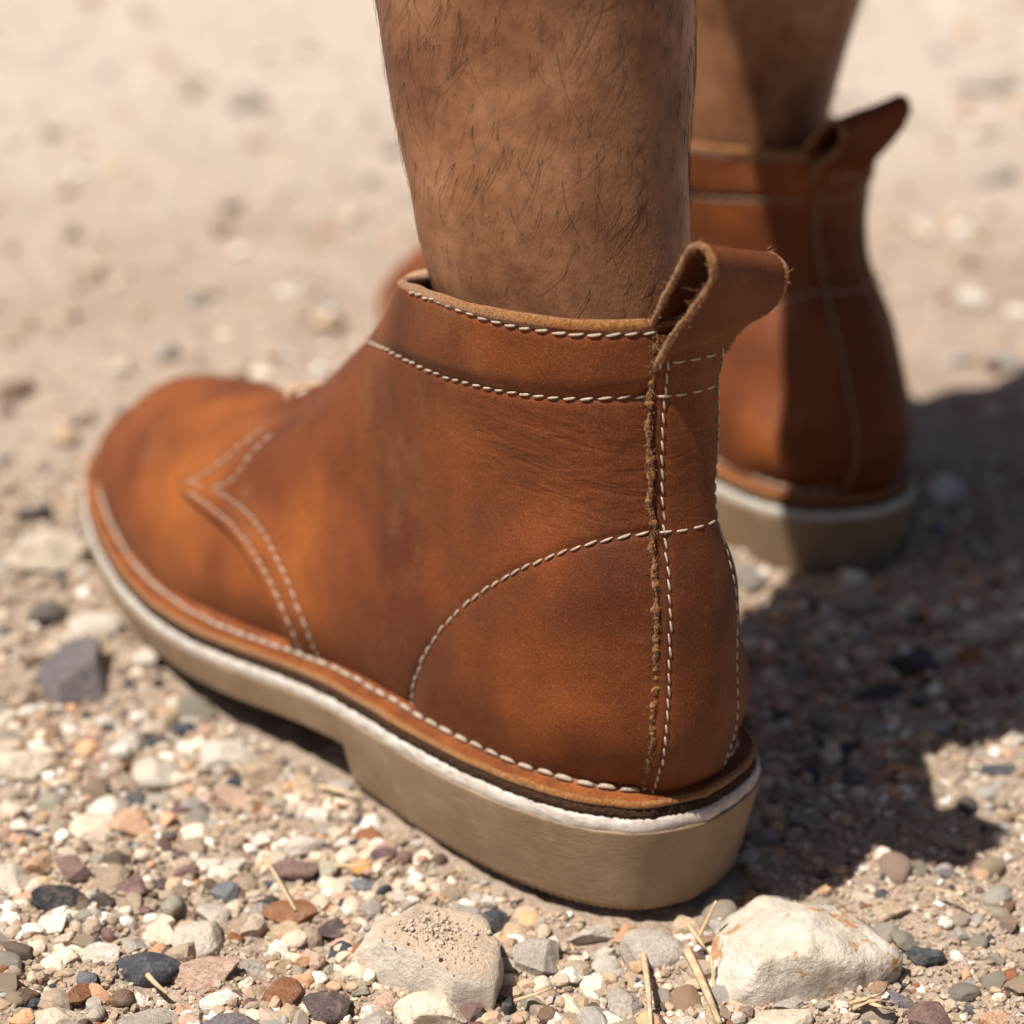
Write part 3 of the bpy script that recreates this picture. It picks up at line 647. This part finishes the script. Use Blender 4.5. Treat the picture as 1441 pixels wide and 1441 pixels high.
# lean the upper right leg back so that both legs meet under one pelvis
lean = sstep(.15, .79, zs)[:, None]; RL[..., 0] += .025*sstep(.030, .115, zs)[:, None]-.145*lean-.020*sstep(.125, .21, zs)[:, None]; RL[..., 2] -= .004 
V = [LL.reshape(-1, 3), RL.reshape(-1, 3)]; n0 = len(zs)*KL
F = grid_faces(len(zs), KL, True).tolist(); F = [q[::-1] for q in F]+[[i+n0 for i in q] for q in F]
tl_, tr_ = (len(zs)-1)*KL, n0+(len(zs)-1)*KL
h = KL//2          # a in (0,pi): outer side of each leg ; a in (pi,2pi): inner side facing the other leg
inner = list(range(h, KL))+[0]
for a, b in zip(inner[:-1], inner[1:]): F.append([tl_+a, tl_+b, tr_+b, tr_+a])
top_l = [tl_+i for i in range(0, h+1)]; top_r = [tr_+i for i in range(h, -1, -1)]
loop = top_l+top_r; LP = np.concatenate(V)[loop]; base = 2*n0; cen = LP.mean(0)
prev = loop
for dz, sc in ((.05, 1.0), (.12, .99), (.20, .90), (.26, .86)):
    ring = (LP-cen)*np.array([sc, sc, 1])+cen+np.array([0, 0, dz]); V.append(ring); cur = list(range(base, base+len(loop))); base += len(loop)
    for i in range(len(loop)): j = (i+1) % len(loop); F.append([prev[i], prev[j], cur[j], cur[i]])
    prev = cur
F.append(prev)
for loop0 in (list(range(KL)), [n0+i for i in range(KL)]): F.append(loop0)
body = mesh_obj('body', np.concatenate(V), F, M_SKIN, PERSON)
# shorts
mb = MB()
for side, P in ((1, LL), (-1, RL)):
    k = [int(np.abs(zs-z).argmin()) for z in (.56, .57, .62, .68, .74, .79)]
    R = []
    for q, i in enumerate(k):
        c = P[i].mean(0); R.append((P[i]-c)*(1.22-.02*q)+c)
    R = np.array(R); mb.add(R.reshape(-1, 3), grid_faces(len(k), KL, True).tolist())
R = [(LP-cen)*np.array([s_, s_, 1])+cen+np.array([0, 0, d]) for d, s_ in ((-.03, 1.10), (.05, 1.08), (.12, 1.06), (.20, .97), (.255, .93))]
mb.add(np.concatenate(R), grid_faces(len(R), len(loop), True).tolist()); mb.build('shorts', M_SHORTS, PERSON)
# leg hair
rs = np.random.RandomState(8)
for nm, P, cnt in (('left', LL, 1700), ('right', RL, 400)):
    N = normals_of(P, True); c = P.mean(1, keepdims=True); N *= np.sign(((P-c)*N).sum(-1, keepdims=True))
    mb = MB(); cnt_ = 0
    while cnt_ < cnt:
        i = rs.randint(12, 74); j = rs.randint(KL)
        z = P[i, j, 2]
        if z < .142 or (z < .165 and rs.rand() < .55): continue
        cnt_ += 1
        p0 = P[i, j]+(P[i, (j+1) % KL]-P[i, j])*rs.rand()+np.array([0, 0, rs.uniform(-.002, .002)]); n = N[i, j]
        tang = np.cross([0, 0, 1.0], n); tang /= np.linalg.norm(tang)
        l = (rs.uniform(.007, .020) if rs.rand() < .42 else rs.uniform(.002, .008))*(.6 if z < .17 else 1.0); d = np.array([0, 0, -1.0])+tang*rs.normal(-.18 if nm == 'left' else .18, .24); d /= np.linalg.norm(d)
        curl = rs.normal(-.1, .30); q = np.linspace(0, 1, 6)
        lift = rs.uniform(.0, .09)
        C = p0-n*.0003+d*(q*l)[:, None]+tang*(curl*l*q*q)[:, None]+n*(l*lift*q*(1.25-q*.9)+.0004*q)[:, None]
        for k_ in range(1, 6):          # follow the curve of the leg
            zi = np.interp(C[k_, 2], P[:, 0, 2], np.arange(len(P))); i0 = int(min(zi, len(P)-2)); fz = zi-i0; cc = c[i0, 0, :2]*(1-fz)+c[i0+1, 0, :2]*fz
            dd = C[k_, :2]-cc; rr_ = np.linalg.norm(dd); R_ = P[i0, :, :2]*(1-fz)+P[i0+1, :, :2]*fz-cc; an = np.arctan2(R_[:, 1], R_[:, 0]); od = np.argsort(an); rs_ = np.interp(math.atan2(dd[1], dd[0]), an[od], np.linalg.norm(R_, axis=1)[od], period=2*math.pi)
            C[k_, :2] = cc+dd/rr_*(rs_+.0002+l*lift*q[k_]*(1.25-q[k_]*.9))
        V_, F_ = tube(C, np.linspace(.000060, .000020, 6)*rs.uniform(.8, 1.15), 3, n, 1, False); mb.add(V_, F_)
    tag(mb.build('leg_hair', M_HAIR, PERSON), kind='stuff')

# ------------------------------------------------------------------ stones
def ico(sub):
    import bmesh
    bm = bmesh.new(); bmesh.ops.create_icosphere(bm, subdivisions=sub, radius=1.0)
    V = np.array([v.co[:] for v in bm.verts]); F = np.array([[v.index for v in f.verts] for f in bm.faces]); bm.free(); return V, F
ICO = {k: ico(k) for k in (1, 2, 3, 4)}
def stone_shape(seed, sub, ang=.5, nplanes=13):
    r = np.random.RandomState(seed); V, F = ICO[sub]; V = V.copy()
    for q in range(nplanes):
        n = r.randn(3); n[2] *= .8; n /= np.linalg.norm(n); hgt = r.uniform(.44, .84) if ang > .18 else r.uniform(.72, .98)
        d = V @ n-hgt; V -= np.outer(np.maximum(d, 0), n)*(.98 if ang > .18 else .75)
    V *= (1+(.07*vnoise3(V, .6, seed)+.035*vnoise3(V, .25, seed+3)))[:, None]
    V /= np.abs(V).max(0); return V, F
C_ = dict(  # linear base colours
 white=(.66, .61, .54), cream=(.58, .49, .38), pale=(.48, .43, .37), grey=(.30, .27, .24), tan=(.40, .29, .19), pink=(.42, .27, .20), peach=(.52, .30, .17), orange=(.55, .25, .05),
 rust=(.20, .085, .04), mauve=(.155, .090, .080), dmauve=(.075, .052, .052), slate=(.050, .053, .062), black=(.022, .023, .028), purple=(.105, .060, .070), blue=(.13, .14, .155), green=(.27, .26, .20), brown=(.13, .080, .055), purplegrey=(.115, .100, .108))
CN = dict(white='white', cream='cream', pale='pale grey', grey='grey', tan='tan', pink='pinkish tan', peach='peach', orange='orange', rust='rust brown', mauve='mauve', dmauve='dark mauve', slate='dark slate', black='black', purple='purple', blue='blue grey', green='greenish grey', brown='brown', purplegrey='purple grey')
A = [(485,483,100,45,'slate'),(500,590,165,120,'pale'),(425,672,80,65,'slate'),(330,710,140,90,'white'),(500,680,120,80,'grey'),(730,682,170,110,'pink'),(300,800,170,110,'cream'),(420,785,140,110,'peach'),(105,795,78,70,'slate'),(240,768,55,50,'white'),(590,645,55,45,'peach'),
 (120,915,95,125,'peach'),(245,945,150,80,'mauve'),(185,1015,190,90,'black'),(25,950,130,170,'pale'),(160,1100,95,60,'white'),(290,1090,60,50,'cream'),(310,1190,140,95,'white'),(420,1145,80,90,'grey'),(500,1120,125,110,'cream'),(625,1130,165,140,'pale'),(640,1235,220,130,'pink'),(235,1325,100,90,'rust'),(385,1320,75,60,'brown'),(445,1310,65,55,'white'),
 (570,1330,85,55,'peach'),(685,1320,120,65,'white'),(445,1385,230,90,'grey'),(175,1405,210,100,'cream'),(720,1415,220,110,'purplegrey'),(895,1290,120,130,'rust'),(1035,1320,155,120,'dmauve'),(870,1165,75,60,'white'),(930,1110,90,70,'cream'),(980,1180,90,90,'pink'),(910,1030,170,90,'rust'),(1040,1075,130,70,'dmauve'),(848,982,55,35,'black'),(710,965,100,75,'blue'),
 (670,1020,110,100,'pale'),(545,1020,75,90,'green'),(730,1005,60,65,'cream'),(1060,1020,70,50,'cream'),(805,1050,60,55,'white'),(410,975,120,70,'mauve'),(505,955,65,60,'dmauve'),(920,890,190,70,'mauve'),(1030,905,85,60,'green'),(730,875,130,60,'pale'),(690,910,70,45,'white'),(455,885,75,40,'cream'),(960,820,140,75,'pale'),(820,810,80,55,'white'),
 (572,866,50,35,'purple'),(690,540,170,110,'pale'),(840,600,150,90,'tan'),(70,600,220,110,'cream'),(460,240,110,80,'pale'),(105,250,70,70,'brown'),(135,1320,60,45,'white'),(8,160,40,50,'slate'),(280,1275,75,70,'blue'),(745,1330,25,30,'slate'),(300,1370,55,60,'grey'),(200,1250,80,45,'tan'),(1000,1240,70,45,'white'),(1035,1205,40,35,'green'),(1060,1260,65,45,'peach'),(770,1270,60,55,'cream'),
 (795,1215,110,50,'grey'),(475,1050,65,40,'white'),(15,840,60,60,'mauve'),(8,775,40,30,'purple'),(300,140,160,90,'pale'),(95,380,90,40,'brown'),(270,880,40,35,'cream'),(1010,750,90,60,'white'),(1085,840,70,45,'white'),(640,880,50,60,'white'),(320,885,60,40,'green'),(130,740,50,40,'peach'),(60,760,70,60,'white'),(30,715,90,70,'cream'),(160,690,90,60,'green'),(470,430,80,60,'cream'),(600,430,70,50,'grey'),(555,355,70,60,'cream')]
B = [(205,770,185,130,'grey'),(410,750,275,165,'cream'),(640,385,120,135,'slate'),(715,440,110,100,'tan'),(800,540,170,190,'grey'),(1000,440,190,75,'pale'),(1235,500,270,160,'grey'),(1360,430,150,100,'tan'),(1190,540,95,90,'peach'),(1050,490,110,65,'pale'),(935,590,130,70,'white'),(1130,690,145,150,'grey'),(900,665,75,45,'white'),(910,785,65,50,'blue'),(720,800,160,80,'pale'),
 (50,700,130,150,'dmauve'),(130,585,105,75,'cream'),(240,670,90,80,'pink'),(690,540,80,150,'grey'),(145,215,95,80,'orange'),(230,175,110,60,'purple'),(345,250,80,80,'white'),(440,270,65,55,'cream'),(510,285,60,70,'tan'),(540,335,70,60,'white'),(430,312,100,48,'peach'),(170,275,110,55,'blue'),(85,300,85,65,'pink'),(45,350,80,50,'peach'),(290,275,60,65,'cream'),(300,325,90,50,'pale'),(90,135,80,50,'white'),(65,97,70,45,'cream'),
 (190,370,80,90,'grey'),(1070,585,65,55,'tan'),(1255,775,80,90,'mauve'),(1360,765,90,50,'pale'),(350,810,60,50,'rust'),(940,520,90,60,'cream'),(690,690,80,90,'black'),(150,640,80,60,'green'),(210,620,50,40,'cream'),(1100,560,100,40,'grey'),(1020,570,50,40,'pale')]
Cc = [(945,370,150,105,'tan'),(1075,545,150,90,'slate'),(1195,550,50,75,'white'),(575,720,150,75,'grey'),(520,790,270,130,'cream'),(1120,805,200,150,'mauve'),(1345,770,125,95,'peach'),(980,715,105,110,'purplegrey'),(770,840,140,60,'black'),(915,290,60,40,'slate'),(845,290,85,40,'cream'),(690,265,80,50,'peach'),(1150,430,60,50,'white'),(850,340,50,40,'rust'),(690,200,80,50,'purple'),(535,130,80,45,'peach'),(170,780,90,50,'pale'),(1250,715,70,60,'slate'),(690,745,60,50,'green'),(620,780,50,30,'pale'),(900,845,100,40,'cream'),(1160,215,100,50,'purplegrey'),(1290,215,70,45,'peach'),(830,180,90,40,'white'),(320,745,80,50,'cream'),(760,740,60,50,'white')]
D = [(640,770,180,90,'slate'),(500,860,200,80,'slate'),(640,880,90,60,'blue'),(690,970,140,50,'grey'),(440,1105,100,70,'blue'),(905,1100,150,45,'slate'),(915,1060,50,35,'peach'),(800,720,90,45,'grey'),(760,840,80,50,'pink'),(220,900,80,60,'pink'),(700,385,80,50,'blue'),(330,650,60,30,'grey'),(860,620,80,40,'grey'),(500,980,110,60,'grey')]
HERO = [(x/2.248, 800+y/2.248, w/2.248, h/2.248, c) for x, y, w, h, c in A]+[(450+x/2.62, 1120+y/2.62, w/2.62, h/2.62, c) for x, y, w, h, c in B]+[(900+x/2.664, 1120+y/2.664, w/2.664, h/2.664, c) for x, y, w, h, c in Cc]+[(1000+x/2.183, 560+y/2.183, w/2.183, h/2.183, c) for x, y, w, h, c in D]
HERO += [(1345, 487, 70, 30, 'grey'), (345, 135, 60, 40, 'grey'), (1385, 115, 90, 30, 'grey'), (110, 580, 40, 25, 'brown'), (50, 708, 60, 26, 'dmauve'), (20, 535, 60, 30, 'brown'), (1390, 240, 80, 30, 'grey'), (1330, 680, 60, 40, 'white'), (75, 775, 120, 60, 'cream'), (1370, 405, 50, 40, 'white')]
LAND = [(px_on_z(1130, 1380), 'the white rock'), (px_on_z(600, 1380), 'the dusty rock'), (px_on_z(203, 1352), 'the slate oval'), (px_on_z(110, 945), 'the purple stone'), (np.array([.0, .045, 0]), "the left heel"), (np.array([.13, .06, 0]), "the left instep"), (np.array([.22, .07, 0]), "the left toe"), (np.array([.128, -.178, 0]), "the right heel"), (np.array([.06, -.09, 0]), "the shaded gap")]
HPOS = []
def place_stone(name, cx, cy, w, h, col, seed, sub, ang=None):
    r = np.random.RandomState(seed); P = px_on_z(cx, cy, .002); d = np.linalg.norm(P-CAM); pm = FPX/((P-CAM) @ VD)
    e = math.asin((CAM[2])/d); a = w/pm/2
    ratio = r.uniform(.5, .7); b = h/pm/2/math.sqrt(math.sin(e)**2+(ratio*math.cos(e))**2)
    if b > 1.5*a: b = 1.5*a
    c = min(ratio*min(a, b)*1.1, .9*a)
    V, F = stone_shape(seed, sub, r.uniform(.2, 1) if ang is None else ang)
    me = bpy.data.meshes.new(name); V = V*np.array([a, b, c])
    me.from_pydata(V.tolist(), [], F.tolist()); me.polygons.foreach_set('use_smooth', np.full(len(F), bool(ang is not None and ang <= .18))); me.materials.append(M_STONE)
    o = bpy.data.objects.new(name, me); COL.objects.link(o)
    x, y = P[0], P[1]; g = float(gz(np.array([x]), np.array([y]))[0])
    o.location = (x, y, g+c*.30); o.rotation_euler = (r.uniform(-.15, .15), r.uniform(-.15, .15), math.atan2(RD[1], RD[0])+r.uniform(-.25, .25))
    k = np.array(C_[col]); k = (k*.80+np.array([.42, .34, .27])*.20 if k[0] > .2 else k)*r.uniform(.88, 1.12); o.color = (k[0], k[1], k[2], 1); HPOS.append((x, y, max(a, b))); return o, 2*max(a, b)
def stone_label(o, size, col, cx, cy, shape):
    P = np.array(o.location); P[2] = 0
    two = sorted(LAND, key=lambda q: np.linalg.norm(q[0]-P))[:2]; nm = two[0][1]+' towards '+two[1][1]
    sz = 'tiny' if size < .009 else 'small' if size < .016 else 'medium' if size < .028 else 'large'
    return f"{sz} {CN[col]} {shape} pebble near {nm}"
SH = ('angular', 'rounded')
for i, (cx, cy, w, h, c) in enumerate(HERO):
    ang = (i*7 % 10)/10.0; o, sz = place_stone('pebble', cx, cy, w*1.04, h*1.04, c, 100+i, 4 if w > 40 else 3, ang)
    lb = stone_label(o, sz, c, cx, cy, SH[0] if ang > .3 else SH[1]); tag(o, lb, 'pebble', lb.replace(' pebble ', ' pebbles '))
# singled-out stones
o, _ = place_stone('pebble', 203, 1349, 112, 47, 'slate', 903, 4, .1); o.color = (.045, .049, .060, 1); tag(o, 'long smooth oval dark slate pebble lying flat in the gravel', 'pebble')
o, _ = place_stone('stone', 110, 938, 118, 105, 'purplegrey', 905, 4, .6); tag(o, 'big purple grey wedge shaped stone beside the boot toe', 'stone')

def traced_rock(name, poly, thick, mat, seed, label, planes, tilt, crumbs=0):
    """outline points: upper ones lie on the far top edge, lower ones at the near foot of the rock"""
    Q = resample(poly+[poly[0]], 193)[:-1]; k = 192; Q = .25*np.roll(Q, 2, 0)+.5*Q+.25*np.roll(Q, -2, 0); y0, y1 = Q[:, 1].min(), Q[:, 1].max()
    G = np.array([px_on_z(x, y, thick*(.80-.72*sstep(.15, .85, (y-y0)/(y1-y0)))) for x, y in Q]); c = G.mean(0)
    r = np.random.RandomState(seed); g0 = float(gz(np.array([c[0]]), np.array([c[1]]))[0]); rad = np.linalg.norm((G-c)[:, :2], axis=1).max()
    rows = []
    for f, s_ in ((-.5, .95), (-.2, .98), (.1, 1.0), (.35, 1.0), (.58, .995), (.76, .985), (.88, .965), (.95, .93), (.99, .87), (1.0, .78), (1.01, .64), (1.02, .54), (1.03, .44), (1.03, .34), (1.03, .24), (1.03, .14), (1.03, .05)):
        R = c+(G-c)*s_; q = (R-c)/rad; R[:, 2] = g0+thick*f*(1+max(0, f)*(tilt[0]*q[:, 0]+tilt[1]*q[:, 1])); rows.append(R)
    P = np.array(rows); o3 = np.array([c[0], c[1], g0+thick*.3]); sc = np.array([rad, rad, thick*.75])
    U = (P-o3)/sc
    for q in range(planes):
        n = r.randn(3); n[2] = abs(n[2])*1.1; n /= np.linalg.norm(n); hgt = r.uniform(.72, .93); d = U @ n-hgt; U = U-np.maximum(d, 0)[..., None]*n*.97
    P = U*sc+o3
    N = normals_of(P, True); N *= np.sign((N*(P-o3)).sum(-1).mean())
    P = P+N*(.0012*vnoise3(P, .014, seed)+.0008*vnoise3(P, .006, seed+2)+.0004*vnoise3(P, .0025, seed+4))[..., None]
    V = P.reshape(-1, 3)-np.array([c[0], c[1], g0]); F = grid_faces(len(rows), k, True).tolist()+[[(len(rows)-1)*k+i for i in range(k)], list(range(k))[::-1]]
    o = mesh_obj(name, V, F, mat); o.location = (c[0], c[1], g0); HPOS.append((c[0], c[1], rad*.8)); tag(o, label, 'rock')
    if crumbs:          # loose soil lying on top
        top = P[9:].reshape(-1, 3); q_ = (top-c)@VD; m = q_+.004*r.randn(len(top)) < .006; top = top[m]; mb = MB(); T = [stone_shape(720+q, 1, .5, 8) for q in range(6)]
        for q in range(crumbs):
            p = top[r.randint(len(top))]-np.array([c[0], c[1], g0])+np.r_[r.randn(2)*.0015, .0002]; V_, F_ = T[q % 6]; mb.add(V_*(.00018+.0005*r.rand()**4)+p, F_.tolist())
        tag(mb.build('soil_crumbs', M_CRUMB, o), kind='stuff')
    return o
traced_rock('rock', [(1003, 1275), (1022, 1242), (1062, 1224), (1105, 1234), (1145, 1252), (1200, 1257), (1238, 1280), (1262, 1312), (1270, 1342), (1252, 1368), (1205, 1385), (1140, 1392), (1070, 1396), (1015, 1385), (998, 1345), (998, 1305)], .0155, M_WROCK, 61, 'large white rock with rusty specks behind the boot heel', 15, (.16, -.12))
traced_rock('rock', [(500, 1302), (528, 1272), (600, 1253), (648, 1248), (678, 1266), (694, 1305), (706, 1346), (694, 1400), (655, 1406), (600, 1382), (556, 1368), (520, 1335)], .012, M_DROCK, 63, 'large pale rock with a dusting of soil on top', 14, (.22, -.16), 380)

# countable filler pebbles, then uncountable grit
rs = np.random.RandomState(77)
SHAPES = []
for q in range(14):
    V, F = stone_shape(400+q, 3, q % 4*.3); SHAPES.append((V, F))
hp = np.array(HPOS)
def free(x, y, r, slack=.6):
    return np.all(np.hypot(hp[:, 0]-x, hp[:, 1]-y) > hp[:, 2]*slack+r*.6) and not np.isfinite(in_sole(np.array([x]), np.array([y]), r*.5))[0]
FC = ['white', 'cream', 'cream', 'cream', 'pale', 'pale', 'pale', 'grey', 'tan', 'tan', 'tan', 'pink', 'peach', 'brown', 'slate', 'green']
n_f = max(0, 292-len(bpy.data.objects)+40); made = 0; tries = 0
nst = sum(1 for o in bpy.data.objects if o.name.startswith(('pebble', 'stone', 'rock')))
while nst+made < 296 and tries < 8000:
    tries += 1; px, py = rs.uniform(-10, 1450), 1441-abs(rs.normal(0, 330)); 
    if py < 760: continue
    P = px_on_z(px, py, 0); s = rs.uniform(.0026, .0058)*(1.5 if py < 1000 else 1)
    if not free(P[0], P[1], s, .85): continue
    k = rs.randint(14); V, F = SHAPES[k]; nm = 'fill%d' % k
    me = bpy.data.meshes.get(nm)
    if me is None:
        me = bpy.data.meshes.new(nm); me.from_pydata((V*np.array([1, .8, .6])).tolist(), [], F.tolist()); me.polygons.foreach_set('use_smooth', np.full(len(F), False)); me.materials.append(M_STONE)
    o = bpy.data.objects.new('pebble', me); COL.objects.link(o); o.scale = (s, s, s); col = FC[rs.randint(len(FC))]
    o.location = (P[0], P[1], float(gz(np.array([P[0]]), np.array([P[1]]))[0])+s*.12); o.rotation_euler = (rs.uniform(-.4, .4), rs.uniform(-.4, .4), rs.uniform(0, 6.28))
    kk = (np.array(C_[col])*.7+np.array([.42, .34, .27])*.3)*rs.uniform(.85, 1.15); o.color = (kk[0], kk[1], kk[2], 1)
    lb = stone_label(o, 2*s, col, px, py, 'lumpy'); tag(o, lb, 'pebble', lb.replace(' pebble ', ' pebbles ')); hp = np.vstack([hp, (P[0], P[1], s*.8)]); made += 1
PAL = np.array([C_[k] for k in ('white', 'white', 'cream', 'cream', 'cream', 'pale', 'pale', 'tan', 'tan', 'tan', 'tan', 'pink', 'peach', 'grey', 'grey', 'brown', 'cream', 'mauve', 'rust', 'slate')])
SOILC = np.array([(.38, .295, .22), (.34, .26, .19), (.43, .34, .26), (.31, .23, .165)])
def scatter(name, X, Y, R, sub, label, soil=0.5, sink=.35, seed=1):
    r = np.random.RandomState(seed); n = len(X); T = [stone_shape(700+q+sub*20, sub, .5, 9) for q in range(10)]
    nv, nf = len(T[0][0]), len(T[0][1]); Vs = np.array([t[0] for t in T]); F0 = T[0][1]
    k = r.randint(10, size=n); V = Vs[k]*R[:, None, None]*np.stack([np.ones(n), r.uniform(.65, 1, n), r.uniform(.5, .85, n)], -1)[:, None]
    a = r.uniform(0, 6.283, n); ca, sa = np.cos(a)[:, None], np.sin(a)[:, None]; tx = r.uniform(-.6, .6, n)[:, None]
    x, y, z = V[..., 0], V[..., 1], V[..., 2]; y, z = y*np.cos(tx)-z*np.sin(tx), y*np.sin(tx)+z*np.cos(tx); x, y = x*ca-y*sa, x*sa+y*ca
    G = gz(X, Y); V = np.stack([x+X[:, None], y+Y[:, None], z+(G+R*sink)[:, None]], -1)
    F = (F0[None]+(np.arange(n)*nv)[:, None, None]).reshape(-1, 3)
    o = mesh_obj(name, V.reshape(-1, 3), F, M_GRIT, None, False)
    c = np.where((r.rand(n) < soil)[:, None], SOILC[r.randint(4, size=n)], PAL[r.randint(len(PAL), size=n)])*r.uniform(.8, 1.2, (n, 1))
    at = o.data.attributes.new('tone', 'FLOAT_COLOR', 'POINT'); cc = np.ones((n, nv, 4), np.float32); cc[..., :3] = c[:, None]; at.data.foreach_set('color', cc.ravel())
    tag(o, label, None, None, 'stuff'); return o
def mask_keep(X, Y, R, slack):
    ok = ~np.isfinite(in_sole(X, Y, R*.5))
    for hx, hy, hr in hp: ok &= np.hypot(X-hx, Y-hy) > hr*slack
    return ok
def near_pts(n, ylo=640):
    px = rs.uniform(-40, 1481, n); py = rs.uniform(ylo, 1470, n); d = np.array([VD+RD*((a-720.5)/FPX)-UD*((b-720.5)/FPX) for a, b in zip(px, py)]); P = CAM+d*(-CAM[2]/d[:, 2])[:, None]; return P[:, 0], P[:, 1]
X, Y = near_pts(36000); R = .0004+.0010*rs.rand(len(X))**2; ok = mask_keep(X, Y, R, .55); 
scatter('fine_gravel', X[ok], Y[ok], R[ok], 1, 'fine sandy grit and crumbs of soil between the pebbles', .78, .3, 3)
X, Y = near_pts(7000); R = .0012+.0018*rs.rand(len(X))**2; SP = px_on_z(1390, 1270); ok = mask_keep(X, Y, R, .75) & (vnoise(X, Y, .05, 51) > -.45) & (np.hypot(X-SP[0], Y-SP[1]) > .055*(1+.5*rs.randn(len(X))))
scatter('gravel', X[ok], Y[ok], R[ok], 2, 'small mixed gravel scattered over the sandy soil', .42, .3, 4)
X, Y = near_pts(2100, 760); R = .0024+.0026*rs.rand(len(X))**1.6; ok = mask_keep(X, Y, R, .95) & (vnoise(X, Y, .06, 57) > -.5) & (np.hypot(X-SP[0], Y-SP[1]) > .06)
scatter('coarse_gravel', X[ok], Y[ok], R[ok], 2, 'coarse pale gravel packed into the soil around the pebbles', .22, -.02, 9)
# the same ground further off, out to the end of the view and beyond the frame
n = 15000; rr = .30+2.6*rs.rand(n)**1.3; th = rs.uniform(-math.pi, math.pi, n); X = .05+rr*np.cos(th); Y = -.05+rr*np.sin(th); R = (.0016+.0050*rs.rand(n)**4)*(1+.25*rr)
ok = mask_keep(X, Y, R, .9); scatter('far_gravel', X[ok], Y[ok], R[ok], 1, 'scattered gravel on the pale ground further off', .35, .25, 5)

# ------------------------------------------------------------------ dry straw
def straw(pts, rad, label, zs_, bend=.0):
    P = smooth_px(pts, 14); Q = []
    for (x, y), z in zip(P, np.interp(np.linspace(0, 1, 14), np.linspace(0, 1, len(zs_)), zs_)):
        g = px_on_z(x, y, z); q = px_on_z(x, y, z+float(gz(np.array([g[0]]), np.array([g[1]]))[0])); Q.append(q)
    Q = np.array(Q); c = Q[0].copy(); V, F = tube(Q-c, rad*np.linspace(1, .55, 14), 6, None, .6)
    o = mesh_obj('straw', V, F, M_STRAW); o.location = c; tag(o, label, 'straw', None); return o
straw([(904, 1338), (910, 1375), (916, 1448)], .0009, 'straight dry straw standing among grey stones near the heel', [.004, .006, .004])
straw([(966, 1336), (985, 1375), (1013, 1441)], .0012, 'thick dry straw leaning along the white rock', [.006, .006, .003])
straw([(975, 1335), (990, 1305), (1008, 1268)], .0009, 'dry straw wedged between white rock and tan stone', [.002, .008, .014])
straw([(968, 1300), (982, 1320), (1000, 1345)], .0006, 'short dry straw across the gap beside the white rock', [.007, .006, .004])
straw([(1000, 1345), (1003, 1370), (1006, 1395)], .0005, 'thin straw upright against the white rock', [.008, .005, .002])
straw([(370, 1203), (388, 1232), (416, 1281)], .0006, 'fine straw lying across rust brown and cream pebbles', [.004, .006, .003])
straw([(200, 1361), (215, 1380), (236, 1398)], .0008, 'short straw beside the long slate pebble', [.004, .005, .003])
straw([(449, 1106), (475, 1112), (512, 1121)], .0010, 'pale straw poking out by the heel breast', [.003, .004, .004])
straw([(470, 1218), (520, 1215), (552, 1204)], .0006, 'curved straw in front of the orange pebble', [.004, .006, .004])
straw([(1300, 1250), (1340, 1258), (1366, 1280)], .0004, 'thin dark curved twig on the bare soil', [.003, .005, .002])
straw([(724, 1408), (750, 1400), (778, 1390)], .0006, 'brown straw lying beside the dusty rock', [.004, .005, .004])
for k, a in enumerate(([(1195, 1412), (1222, 1404), (1242, 1398)], [(1200, 1420), (1230, 1408), (1255, 1412)], [(1205, 1405), (1235, 1415), (1262, 1424)])):
    straw(a, .0007, 'straw of the small tangled tuft beside the white rock', [.003, .006, .003])['group'] = 'straws of the small tuft'
